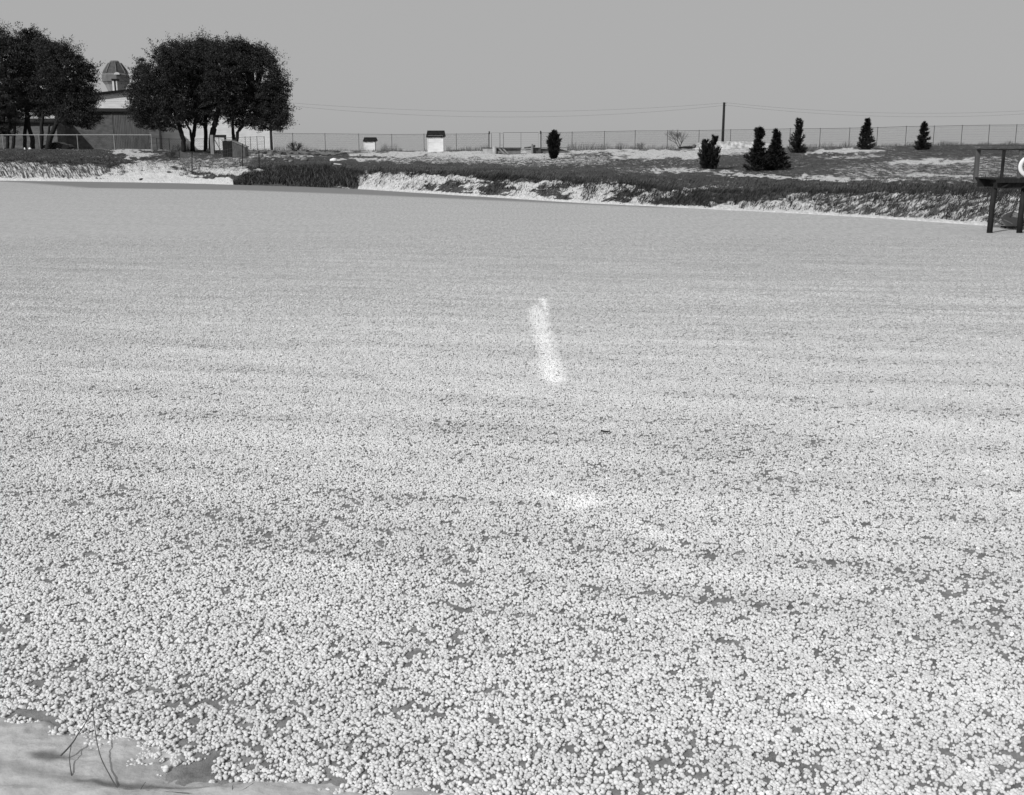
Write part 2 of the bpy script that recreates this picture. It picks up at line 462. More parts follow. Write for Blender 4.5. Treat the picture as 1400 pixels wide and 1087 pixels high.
# frozen slush along the near shore at the lower left
SLUSH = wpoly([(-900, 900), (-300, 935), (0, 972), (45, 976), (95, 1000), (150, 1012), (215, 1018), (262, 1042), (330, 1052), (400, 1066), (520, 1077), (700, 1092), (900, 1140), (900, 1500), (-900, 1500)])
def build_ice():
    NC = 700
    tx = np.concatenate([np.linspace(-6, -0.8, 30)[:-1], np.linspace(-0.8, 0.8, NC), np.linspace(0.8, 6, 30)[1:]])
    Yr = np.concatenate([[-60, -20, -5, 0.5, 2], 3.0 * 1.012 ** np.arange(0, 330)])
    Yg, TX = np.meshgrid(Yr, tx, indexing='ij')
    X = TX * np.maximum(Yg, 12) ** 0 * np.where(Yg < 3, 3, Yg); 
    V = np.stack([X, Yg, np.zeros_like(X)], -1).reshape(-1, 3)
    o = np_mesh('pond_ice', V, grid_faces(*X.shape), None, smooth=True, k=4)
    add_attr(o.data, 'white', white_at(X, Yg))
    # darker clear ice near the far left shore: dark band by depth in world space
    add_attr(o.data, 'dark', poly_mask(X, Yg, DARKP, 1.5))
    m = bpy.data.materials.new('frosted_pond_ice'); m.use_nodes = True
    N = m.node_tree.nodes; L = m.node_tree.links; b = N['Principled BSDF']
    b.inputs['Specular IOR Level'].default_value = 0.15; b.inputs['Roughness'].default_value = 0.7
    def attr(n):
        a = nm(m, 'ShaderNodeAttribute'); a.attribute_name = n; return a.outputs['Fac']
    def math_(op, a, bb, clamp=False):
        q = nm(m, 'ShaderNodeMath', operation=op); q.use_clamp = clamp
        for i, vv in enumerate((a, bb)):
            if isinstance(vv, (int, float)): q.inputs[i].default_value = vv
            else: L.new(vv, q.inputs[i])
        return q.outputs[0]
    g = nm(m, 'ShaderNodeNewGeometry'); sx = nm(m, 'ShaderNodeSeparateXYZ'); L.new(g.outputs['Position'], sx.inputs[0])
    def noise(sc, det, stretch=(1, 1, 1), rough=0.6):
        mp = nm(m, 'ShaderNodeMapping'); mp.inputs['Scale'].default_value = stretch; L.new(g.outputs['Position'], mp.inputs[0])
        n = nm(m, 'ShaderNodeTexNoise'); n.inputs['Scale'].default_value = sc; n.inputs['Detail'].default_value = det
        n.inputs['Roughness'].default_value = rough; L.new(mp.outputs[0], n.inputs['Vector']); return n.outputs[0]
    def mr(v, a, bb, c, d):
        r = nm(m, 'ShaderNodeMapRange'); L.new(v, r.inputs[0])
        for i, q in enumerate((a, bb, c, d)): r.inputs[i + 1].default_value = q
        return r.outputs[0]
    # frost cover grows fuller away from the near shore, where single frost flowers stand apart
    far = mr(sx.outputs[1], 12, 26, 0, 1)
    bare = mr(noise(5, 6, rough=.75), .35, .65, 0.12, 0.28)
    spk = noise(26, 3, (1, .55, 1), 0.8)
    strk = noise(.35, 4, (.5, 1.6, 1), 0.6)
    grn = noise(9, 2, (1, .13, 1), 0.9)
    frost = math_('ADD', mr(spk, .35, .65, 0.30, 0.52), math_('ADD', mr(strk, .35, .68, -0.012, 0.016), mr(grn, .3, .7, -0.10, 0.10)))
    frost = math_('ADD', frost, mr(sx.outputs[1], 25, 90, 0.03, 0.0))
    mx = nm(m, 'ShaderNodeMix'); L.new(far, mx.inputs['Factor']); L.new(bare, mx.inputs[2]); L.new(frost, mx.inputs[3])
    md = nm(m, 'ShaderNodeMix'); L.new(math_('MULTIPLY', attr('dark'), 0.9), md.inputs['Factor']); L.new(mx.outputs[0], md.inputs[2])
    md.inputs[3].default_value = 0.19
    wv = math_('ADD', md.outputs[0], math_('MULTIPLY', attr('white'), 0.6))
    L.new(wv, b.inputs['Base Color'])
    bp = nm(m, 'ShaderNodeBump'); bp.inputs['Strength'].default_value = 0.5; bp.inputs['Distance'].default_value = 0.02
    L.new(spk, bp.inputs['Height']); L.new(bp.outputs[0], b.inputs['Normal'])
    o.data.materials.append(m)
    tag(o, kind='structure')
build_ice()

# ---- near shore slush at the lower left
def build_slush():
    xs = np.linspace(-4.5, 3.0, 420); ys = np.linspace(1.0, 6.4, 330)
    Y, X = np.meshgrid(ys, xs, indexing='ij')
    p = poly_mask(X, Y, SLUSH, 2.0)          # 0.5 at the edge
    s = (p - 0.5) * 2.0                       # signed metres, clamped to 1
    s = s + (fbm(X * 6, Y * 6, 5, 44) - 0.5) * 0.30
    melt = np.clip((fbm(X * 2.2 + 7, Y * 3.5, 3, 61) - 0.52) * 6, 0, 1)
    z = np.where(s > 0, 0.035 * (1 - np.exp(-np.clip(s, 0, 9) * 9)) + 0.05 * np.clip(s, 0, 2), s * 0.2)
    z = z - 0.022 * melt * (s > 0) + (fbm(X * 9, Y * 9, 5, 70) - .5) * 0.024
    z = z + np.clip(2.6 - Y, 0, 2) * 0.3
    V = np.stack([X, Y, z - 0.004], -1).reshape(-1, 3)
    o = np_mesh('near_shore_slush', V, grid_faces(*X.shape), None, smooth=True, k=4)
    dk = poly_mask(X, Y, wpoly([(10, 972), (60, 972), (88, 990), (80, 1000), (50, 984), (15, 980)]), 0.06)
    dk = np.maximum(dk, poly_mask(X, Y, wpoly([(40, 1040), (75, 1034), (98, 1046), (70, 1052), (45, 1048)]), 0.05))
    dk = np.maximum(dk, poly_mask(X, Y, wpoly([(-20, 1045), (40, 1058), (130, 1080), (130, 1090), (20, 1066), (-20, 1056)]), 0.08) * .7)
    dk = np.maximum(dk, poly_mask(X, Y, wpoly([(100, 1078), (200, 1078), (290, 1086), (200, 1088), (100, 1084)]), 0.03))
    dk = np.maximum(dk, poly_mask(X, Y, wpoly([(232, 1022), (262, 1020), (290, 1040), (250, 1040)]), 0.05) * .8)
    add_attr(o.data, 'melt', np.clip(dk + melt * 0.25, 0, 1))
    m = mat('slush_ice', 0.40, 0.56, 0.35, 12, 0.35, detail=8)
    N = m.node_tree.nodes; L = m.node_tree.links; b = N['Principled BSDF']
    src = b.inputs['Base Color'].links[0].from_socket
    a = nm(m, 'ShaderNodeAttribute'); a.attribute_name = 'melt'
    mx = nm(m, 'ShaderNodeMix'); L.new(a.outputs['Fac'], mx.inputs['Factor']); L.new(src, mx.inputs[2]); mx.inputs[3].default_value = 0.17
    L.new(mx.outputs[0], b.inputs['Base Color'])
    o.data.materials.append(m)
    tag(o, kind='structure')
build_slush()

# ---- frost flowers: little knobbly clumps standing on the ice
def ico(sub):
    import bmesh
    bm = bmesh.new(); bmesh.ops.create_icosphere(bm, subdivisions=sub, radius=1.0)
    V = np.array([v.co[:] for v in bm.verts]); F = np.array([[v.index for v in f.verts] for f in bm.faces]); bm.free()
    return V, F
def build_frost():
    m = bpy.data.materials.new('frost_flower'); m.use_nodes = True
    L = m.node_tree.links; b = m.node_tree.nodes['Principled BSDF']
    b.inputs['Roughness'].default_value = 0.75; b.inputs['Specular IOR Level'].default_value = 0.15
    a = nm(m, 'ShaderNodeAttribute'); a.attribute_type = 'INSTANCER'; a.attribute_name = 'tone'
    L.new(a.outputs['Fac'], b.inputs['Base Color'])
    V0, F0 = ico(2)
    col = bpy.data.collections.new('frost_variants')
    NV = 14
    for k in range(NV):
        Vs = []; Fs = []; o = 0
        nk = int(RNG.integers(3, 6))
        for j in range(nk):
            r = RNG.uniform(0.0055, 0.0108)
            a_ = RNG.uniform(0, 2 * math.pi); d = 0.019 * math.sqrt(RNG.uniform(0, 1)) 
            c = np.array([d * math.cos(a_), d * math.sin(a_), r * RNG.uniform(0.35, 0.9)])
            n = unit(1)[0]
            V = V0 * (1 + 0.28 * (fbm(V0[:, 0] * 1.7 + k * 9 + j, V0[:, 1] * 1.7 + V0[:, 2] * 1.3, 2, 3 + j)[:, None] - 0.5) * 2)
            V = V * r * np.array([RNG.uniform(.8, 1.15), RNG.uniform(.8, 1.15), RNG.uniform(.7, 1.0)]) + c
            Vs.append(V); Fs.append(F0 + o); o += len(V0)
        me_o = np_mesh('frost_clump', np.concatenate(Vs), np.concatenate(Fs), m, smooth=True)
        COL.objects.unlink(me_o); me_o.name = 'frost_clump_%02d' % k; col.objects.link(me_o)
    # points
    sp = 0.0305
    Ymin, Ymax = 3.6, 42.0
    ys = np.arange(Ymin, Ymax, sp * 0.87)
    PX = []; PY = []
    for i, yy in enumerate(ys):
        hw = 0.54 * yy + 0.5
        xs = np.arange(-hw, hw, sp) + (i % 2) * sp / 2
        PX.append(xs); PY.append(np.full_like(xs, yy))
    X = np.concatenate(PX); Y = np.concatenate(PY)
    X = X + RNG.uniform(-.5, .5, X.shape) * sp; Y = Y + RNG.uniform(-.5, .5, X.shape) * sp
    # wind laid streaks, and open spots
    a_ = math.radians(11)
    U = X * math.cos(a_) - Y * math.sin(a_); W = X * math.sin(a_) + Y * math.cos(a_)
    big = fbm(U * 0.38, W * 2.8, 4, 31)
    mid = fbm(X * 3.5, Y * 3.5, 3, 77)
    sml = fbm(X * 24, Y * 24, 2, 99)
    q = 0.27 * (big - .5) + 0.20 * (mid - .5) + 0.62 * (sml - .5)
    thr = np.interp(Y, [4, 8, 14, 22, 27], [-0.115, -0.12, -0.14, -0.16, -0.18])
    keep = (q > thr) | (RNG.uniform(size=X.shape) < 0.12)
    keep &= ~((fbm(U * 4.5, W * 10.5, 3, 123) < 0.225) & (RNG.uniform(size=X.shape) < 0.9))
    ps = poly_mask(X, Y, SLUSH, 0.5)
    keep &= (ps < 0.86 + 0.3 * (mid - .5) * 4) | ((RNG.uniform(size=X.shape) < 0.5) & (fbm(X * 8, Y * 8, 2, 91) > .66))
    keep &= ~((poly_mask(X, Y, wpoly([(10, 972), (60, 972), (88, 990), (80, 1000), (50, 984), (15, 980)]), 0.1) > .5))
    keep &= RNG.uniform(size=X.shape) < np.interp(Y, [14, 23, 40], [1, 0.40, 0.0])
    X = X[keep]; Y = Y[keep]; big = big[keep]; mid = mid[keep]
    n = len(X); print('frost clumps', n)
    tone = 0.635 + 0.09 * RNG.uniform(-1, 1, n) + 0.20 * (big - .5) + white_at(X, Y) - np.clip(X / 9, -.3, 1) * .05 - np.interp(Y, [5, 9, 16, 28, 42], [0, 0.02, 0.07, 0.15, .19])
    tone = tone + np.where(RNG.uniform(size=n) < 0.004, 0.25, 0)
    me = bpy.data.meshes.new('frost_flowers'); me.vertices.add(n)
    me.vertices.foreach_set('co', np.stack([X, Y, np.zeros(n)], -1).astype(np.float32).ravel())
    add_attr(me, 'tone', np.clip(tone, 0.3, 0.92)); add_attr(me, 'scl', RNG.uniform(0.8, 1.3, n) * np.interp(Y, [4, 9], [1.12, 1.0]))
    add_attr(me, 'rotz', RNG.uniform(0, 2 * math.pi, n))
    o = bpy.data.objects.new('frost_flowers', me); COL.objects.link(o)
    ng = bpy.data.node_groups.new('frost_scatter', 'GeometryNodeTree')
    ng.interface.new_socket('Geometry', in_out='INPUT', socket_type='NodeSocketGeometry')
    ng.interface.new_socket('Geometry', in_out='OUTPUT', socket_type='NodeSocketGeometry')
    A = ng.nodes.new; LK = ng.links.new
    gi = A('NodeGroupInput'); go = A('NodeGroupOutput')
    ci = A('GeometryNodeCollectionInfo'); ci.inputs['Collection'].default_value = col
    ci.inputs['Separate Children'].default_value = True; ci.inputs['Reset Children'].default_value = True
    ip = A('GeometryNodeInstanceOnPoints'); ip.inputs['Pick Instance'].default_value = True
    def na(nme):
        q_ = A('GeometryNodeInputNamedAttribute'); q_.data_type = 'FLOAT'; q_.inputs['Name'].default_value = nme; return q_.outputs['Attribute']
    cx = A('ShaderNodeCombineXYZ'); LK(na('rotz'), cx.inputs[2])
    LK(gi.outputs[0], ip.inputs['Points']); LK(ci.outputs[0], ip.inputs['Instance'])
    er = A('FunctionNodeEulerToRotation'); LK(cx.outputs[0], er.inputs[0]); LK(er.outputs[0], ip.inputs['Rotation'])
    c2 = A('ShaderNodeCombineXYZ'); s_ = na('scl')
    for i in range(3): LK(s_, c2.inputs[i])
    LK(c2.outputs[0], ip.inputs['Scale'])
    LK(ip.outputs[0], go.inputs[0])
    md = o.modifiers.new('scatter', 'NODES'); md.node_group = ng
    tag(o, 'knobbly white frost flowers covering the frozen pond', 'frost', kind='stuff')
build_frost()
# ------------------------------------------------------------------ grass, reeds and weeds
def blades(name, P, H, lean, wid, m, tone=None):
    """P (n,3) roots, H (n,) heights, lean (n,2) tip offset"""
    n = len(P); a = RNG.uniform(0, math.pi, n); wv = np.stack([np.cos(a), np.sin(a), np.zeros(n)], -1) * (wid / 2)[:, None]
    tip = P + np.stack([lean[:, 0], lean[:, 1], H], -1)
    mid_ = P + np.stack([lean[:, 0] * .35, lean[:, 1] * .35, H * .6], -1)
    V = np.stack([P - wv, P + wv, mid_ - wv * .7, mid_ + wv * .7, tip], 1).reshape(-1, 3)
    b = np.arange(n)[:, None] * 5
    F = np.concatenate([b + [0, 1, 3], b + [0, 3, 2], b + [2, 3, 4]])
    o = np_mesh(name, V, F, m)
    t = np.repeat(tone if tone is not None else RNG.uniform(0, 1, n), 5)
    add_attr(o.data, 'tone', t)
    return o
def tone_mat(name, lo, hi, rough=0.8):
    m = bpy.data.materials.new(name); m.use_nodes = True
    L = m.node_tree.links; b = m.node_tree.nodes['Principled BSDF']
    b.inputs['Roughness'].default_value = rough; b.inputs['Specular IOR Level'].default_value = 0.1
    a = nm(m, 'ShaderNodeAttribute'); a.attribute_name = 'tone'
    r = nm(m, 'ShaderNodeMapRange'); r.inputs[3].default_value = lo; r.inputs[4].default_value = hi
    L.new(a.outputs['Fac'], r.inputs[0]); L.new(r.outputs[0], b.inputs['Base Color'])
    return m
M_grass = tone_mat('dry_grass_blades', 0.010, 0.062)
M_reed = tone_mat('dark_reeds', 0.018, 0.22)
M_weed = tone_mat('dry_weeds', 0.05, 0.14)
def place_px(n, x0, x1, fy0, fy1):
    """n terrain points whose depth lies between two shares of shore-to-fence distance"""
    x = RNG.uniform(x0, x1, n); tx = np.array([tx_of(v, 230) for v in x])
    d0, d1, z1, d3, z3 = prof(tx)
    return x, tx, d0, d1, d3
def grass_cover():
    n = 150000
    x, tx, d0, d1, d3 = place_px(n, -150, 1550, 0, 1)
    u = RNG.uniform(0, 1, n)
    Y = np.where(u < 0.5, d0 + (d1 - d0) * RNG.uniform(0.02, 1.1, n), d1 + (d3 - d1) * RNG.uniform(0, 1, n) ** 1.6)
    X = tx * Y; Z = terrain_z(tx, Y)
    px, py = proj(X, Y, terrain_z(tx, Y, False))
    c = cover(px, py)
    clump = fbm(X * 1.3, Y * 1.3, 3, 55)
    keep = RNG.uniform(size=n) < np.clip((1.0 - c) ** 1.2 * (0.25 + 1.6 * (clump - .25)), 0.0, 1)
    keep &= (Z > 0.02)
    X, Y, Z, px, c, Y1 = X[keep], Y[keep], Z[keep], px[keep], c[keep], d1[keep]
    n = len(X); crest = np.clip(1 - np.abs(Y - Y1 - 1) / 6, 0, 1)
    H = RNG.uniform(.10, .28, n) * (0.7 + 0.45 * crest)
    H = H * np.where(Y > Y1 + 12, 0.6, 1)
    sgn = np.where(px < 260, -1, 1)
    lean = np.stack([sgn * H * RNG.uniform(.1, .9, n), RNG.normal(0, .25, n) * H], -1)
    o = blades('dry_grass', np.stack([X, Y, Z - .02], -1), H, lean, RNG.uniform(.02, .045, n), M_grass)
    tag(o, 'dark dry winter grass on the bank behind the ice', 'grass', kind='stuff')
    # tall streaming grass hanging over the bank face, standing through the snow
    n = 16000
    x, tx, d0, d1, d3 = place_px(n, 480, 1500, 0, 1)
    Y = d0 + (d1 - d0) * RNG.uniform(0.05, 1.1, n); X = tx * Y; Z = terrain_z(tx, Y)
    cl = fbm(X * 1.1, Y * .6, 3, 66); k = (cl > 0.52) & (Z > .03) & (RNG.uniform(size=len(X)) < np.where(x > 1050, .45, 1))
    X, Y, Z = X[k], Y[k], Z[k]; n = len(X); H = RNG.uniform(.12, .42, n)
    o = blades('bent_grass_tufts', np.stack([X, Y, Z - .02], -1), H, np.stack([H * RNG.uniform(.3, 1.1, n), RNG.normal(-.1, .2, n) * H], -1), RNG.uniform(.02, .04, n), M_grass)
    tag(o, 'tall bent grass tufts standing through the snow on the shore bank', 'grass', kind='stuff')
    # reeds
    n = 19000
    x, tx, d0, d1, d3 = place_px(n, 318, 488, 0, 1)
    edge = np.interp(x, [318, 345, 400, 470, 488], [0.12, 0.5, 0.95, 1.0, 0.3])
    Y = d0 + (d1 - d0) * RNG.uniform(0.0, 1.0, n) * edge; X = tx * Y; Z = np.maximum(terrain_z(tx, Y), 0)
    H = RNG.uniform(.15, .85, n) * (.35 + .6 * edge) * (0.45 + 1.0 * fbm(X * .9, Y * .9, 3, 8))
    o = blades('reeds', np.stack([X, Y, Z - .03], -1), H, np.stack([RNG.normal(.15, .45, n) * H, RNG.normal(-.1, .35, n) * H], -1), RNG.uniform(.02, .05, n), M_reed, RNG.uniform(0, 1, n) ** 3)
    tag(o, 'thick dark reed bed at the edge of the ice left of centre', 'reeds', kind='stuff')
    # weeds along the far fence
    Ps = []; Hs = []
    for (xa, xb, cnt, h) in [(395, 600, 900, .35), (520, 550, 220, .8), (610, 668, 650, .75), (690, 700, 60, .4), (775, 880, 1000, .7), (880, 960, 500, .5),
                             (1075, 1180, 700, .5), (1180, 1255, 500, .35), (1255, 1450, 2200, .42), (372, 420, 250, .6), (235, 262, 300, .7), (335, 372, 250, .4)]:
        x = RNG.uniform(xa, xb, cnt); Y = np.interp(x, TAB[:, 0], TAB[:, 5]) - RNG.uniform(0.2, 2.5, cnt)
        tx = np.array([tx_of(v, 205) for v in x])
        Ps.append(np.stack([tx * Y, Y, terrain_z(tx, Y) - .02], -1))
        Hs.append(h * RNG.uniform(.25, 1.15, cnt) * (0.4 + 1.2 * vnoise(x / 9, x * 0, 17)))
    P = np.concatenate(Ps); H = np.concatenate(Hs)
    o = blades('fence_weeds', P, H, np.stack([RNG.normal(.15, .25, len(H)) * H, RNG.normal(0, .2, len(H)) * H], -1), RNG.uniform(.012, .03, len(H)), M_weed)
    tag(o, 'dry weeds growing along the foot of the far fence', 'weeds', kind='stuff')
grass_cover()

# ------------------------------------------------------------------ oaks
def leaf_mesh(name, C, out, size, m, parent):
    """leaf quads at C (n,3), oriented at random"""
    n = len(C); a = unit(n); b = np.cross(a, unit(n)); b /= np.linalg.norm(b, axis=1)[:, None]
    a = a * size[:, None]; b = b * (size * .6)[:, None]
    V = np.stack([C - a, C + b * .9, C + a, C - b * .9], 1).reshape(-1, 3)
    F = np.arange(n * 4).reshape(-1, 4)
    o = np_mesh(name, V, F, m, k=4); o.parent = parent; o.location = -Vector(parent.location); return o
def oak(label, x, Y, trunks, lobes, nleaf, leafm, bottom=183):
    """trunks: pixel polylines with pixel radii; lobes: (px, py, rx, ry) ellipses of the crown"""
    s = mpp(Y)
    base = on_ground(x, Y)
    t = thing('oak_tree', base, label, 'tree', 'live oaks on the left shore')
    tops = []
    for tr in trunks:
        dy = RNG.uniform(-.4, .4)
        pts = []; rad = []
        for i, (px_, py_, r) in enumerate(tr):
            p = at(px_, py_, Y + dy)
            if i == 0: p.z = on_ground(px_, Y + dy).z - .1
            pts.append(p); rad.append(r * s)
        # smooth
        q = []; qr = []
        for i in range(len(pts) - 1):
            for k in range(4):
                f = k / 4; q.append(pts[i].lerp(pts[i + 1], f) + Vector((random.uniform(-.04, .04), 0, 0))); qr.append(rad[i] * (1 - f) + rad[i + 1] * f)
        q.append(pts[-1]); qr.append(rad[-1])
        mb = MB(); mb.tube(q, qr, 9); mb.build('trunk', M_bark, t, True)
        tops.append(pts[-1])
    mb = MB(); Cs = []
    tot = sum(l[2] * l[3] for l in lobes)
    ctr = np.array([np.mean([l[0] for l in lobes]), 0])
    for (lx, ly, rx, ry) in lobes:
        c = at(lx, ly, Y + RNG.uniform(-1.5, 1.5)); RX = rx * s; RZ = ry * s; RY = 0.5 * (RX + RZ)
        tp = min(tops, key=lambda p: (p - c).length)
        # limbs from the trunk top out to the lobe
        for k in range(7):
            d = unit(1)[0]; e = c + Vector((d[0] * RX * .8, d[1] * RY * .8, d[2] * RZ * .8))
            m1 = tp.lerp(c, .5) + Vector(RNG.uniform(-.4, .4, 3)); m2 = c.lerp(e, .3)
            mb.tube([tp, m1, m2, m2.lerp(e, .6) + Vector(RNG.uniform(-.25, .25, 3)), e], [.16, .11, .07, .045, .015], 5)
        n = int(nleaf * 1.5 * (rx * ry) / tot)
        nc = max(8, n // 50)
        d = unit(nc); r = RNG.uniform(.25, 1.0, nc) ** .45
        bump = 1 + 0.25 * (fbm(d[:, 0] * 2 + lx, d[:, 2] * 2 + ly, 3, 12) - .5) * 2
        cc = np.array(c) + d * (r * bump)[:, None] * np.array([RX, RY, RZ])
        # flattened, slightly upturned sprays
        L_ = RNG.normal(size=(nc, 50, 3)); L_ = L_ / np.linalg.norm(L_, axis=2)[..., None] * (RNG.uniform(0, 1, (nc, 50, 1)) ** .6)
        rad_ = RNG.uniform(.25, .7, nc)
        L_ = L_ * (rad_[:, None, None] * np.array([1, 1, .6]))
        # outward twiggy sprigs
        spr = RNG.uniform(size=nc) < .42
        L_ = L_ + np.where(spr[:, None, None], (RNG.uniform(0, 1, (nc, 50, 1)) ** 1.5) * (d * np.array([1, 1, .8]) + [0, 0, .3])[:, None, :] * RNG.uniform(.5, 1.25, (nc, 1, 1)), 0)
        Cs.append((cc[:, None, :] + L_).reshape(-1, 3))
    mb.build('limbs', M_bark, t, True)
    C = np.concatenate(Cs)
    # ragged underside
    zb = at(0, bottom, Y).z
    C = C[C[:, 2] > zb + (fbm(C[:, 0] * .8, C[:, 1] * .8, 3, 31) - .5) * 1.6]
    leaf_mesh('crown', C, None, RNG.uniform(.05, .105, len(C)), leafm, t)
    return t
oak('dark live oak with a thick trunk leaning left, leftmost of the round clump', 251, 127,
    [[(251, 206, 3.6), (251, 192, 3.0), (247, 178, 3.0), (241, 160, 2.6), (236, 140, 1.6)]],
    [(212, 128, 32, 38), (226, 98, 32, 30), (205, 150, 24, 24), (199, 112, 18, 18), (236, 148, 28, 26), (190, 97, 10, 7), (236, 80, 18, 14), (192, 148, 14, 20), (201, 168, 15, 10), (226, 166, 24, 13)], 50000, M_leaf, 176)
oak('dark live oak whose slim trunk forks low, second trunk in the round clump', 263, 129,
    [[(263, 206, 3.2), (263, 192, 2.8), (266, 178, 2.6), (268, 160, 2.0), (265, 130, 1.2)], [(264, 190, 1.8), (260, 178, 1.6), (254, 168, 1.2), (248, 150, .8)]],
    [(250, 90, 34, 30), (262, 130, 30, 38), (242, 75, 22, 16), (268, 155, 22, 20), (268, 72, 18, 14)], 34000, M_leaf, 172)
oak('dark live oak with a straight upright trunk in the middle of the round clump', 281, 131,
    [[(281, 206, 2.8), (281, 180, 2.6), (281, 160, 2.2), (283, 120, 1.4)]],
    [(282, 86, 32, 30), (280, 64, 15, 9), (284, 128, 28, 36), (276, 57, 6, 6), (299, 72, 18, 15)], 30000, M_leaf, 172)
oak('dark live oak with the thickest trunk, standing behind the grey wooden post', 290, 128,
    [[(289, 206, 4.6), (289, 190, 4.0), (292, 176, 4.2), (296, 160, 3.2), (302, 125, 1.6)]],
    [(308, 92, 34, 32), (316, 72, 20, 15), (300, 132, 32, 36), (323, 60, 7, 9), (330, 150, 26, 24)], 36000, M_leaf, 172)
oak('dark live oak forking into a V, rightmost of the round clump behind the lean-to hutch', 320, 129,
    [[(320, 206, 3.0), (320, 192, 2.8), (319, 183, 2.2), (318, 160, 1.4)], [(320, 192, 2.6), (325, 181, 2.2), (333, 170, 2.0), (345, 145, 1.2)]],
    [(350, 104, 34, 38), (372, 134, 20, 32), (352, 148, 32, 26), (342, 80, 22, 18), (384, 122, 11, 22), (370, 166, 20, 15), (360, 78, 12, 12), (338, 68, 14, 11), (388, 152, 9, 16), (384, 166, 12, 13), (346, 170, 20, 10)], 48000, M_leaf, 178)
oak('haze-paled oak with twin bare stems, cut off by the left edge of the photo', 14, 128,
    [[(9, 206, 2.4), (11, 185, 2.2), (13, 165, 2.0), (12, 130, 1.3)], [(17, 206, 2.4), (19, 185, 2.2), (21, 165, 1.6), (18, 130, 1.1)]],
    [(0, 110, 34, 60), (12, 78, 30, 34), (-36, 120, 36, 55), (-6, 58, 22, 18), (14, 136, 26, 28), (2, 168, 18, 22), (-30, 170, 22, 24)], 56000, M_leaf2, 196)
oak('tall dark oak with two upright trunks behind the light railing, left of the barn', 38, 130,
    [[(34, 206, 2.6), (34, 185, 2.4), (36, 165, 2.2), (40, 120, 1.2)], [(45, 206, 3.4), (44, 188, 3.0), (40, 176, 2.6), (37, 150, 1.5)]],
    [(46, 74, 32, 26), (40, 58, 22, 16), (40, 44, 10, 6), (52, 110, 36, 34), (64, 74, 26, 18), (34, 140, 28, 24), (62, 140, 20, 20)], 40000, M_leaf, 172)
oak('wide dark oak with trunks leaning right, its low limb hanging before the barn wall', 58, 127,
    [[(56, 206, 3.0), (57, 190, 2.8), (57, 172, 2.4), (60, 140, 1.4)], [(64, 206, 3.6), (68, 190, 3.4), (75, 174, 3.0), (84, 150, 1.8), (94, 130, 1.0)], [(62, 204, 2.0), (66, 188, 1.8), (68, 170, 1.2)]],
    [(86, 96, 34, 32), (104, 114, 26, 24), (92, 140, 32, 24), (116, 136, 18, 16), (74, 74, 22, 14), (126, 161, 14, 7), (118, 172, 10, 6), (98, 160, 24, 13), (60, 128, 24, 30), (122, 98, 9, 10)], 50000, M_leaf, 178)

# ------------------------------------------------------------------ barn, lean-to and water tank
def siding(mb, x0, x1, y, zb, ztop_fn, pitch, n=1, proud=.012):
    """lapped boards: one tilted strip after another; ztop_fn(x) clips the gable"""
    z = zb; xs = [x0, x1]
    zmax = max(ztop_fn(x0 + (x1 - x0) * k / 60) for k in range(61))
    while z < zmax:
        a, b = x0, x1
        # clip to where the gable is higher than this board
        sam = [x0 + (x1 - x0) * k / 240 for k in range(241)]
        ok = [q for q in sam if ztop_fn(q) > z + pitch * .6]
        if not ok: break
        a, b = ok[0], ok[-1]
        zt = z + pitch
        mb.add([(a, y - proud, z), (b, y - proud, z), (b, y, zt), (a, y, zt), (a, y + .05, z), (b, y + .05, z), (b, y + .05, zt), (a, y + .05, zt)],
               [(0, 1, 2, 3), (0, 4, 5, 1), (4, 7, 6, 5), (0, 3, 7, 4), (1, 5, 6, 2)])
        z = zt
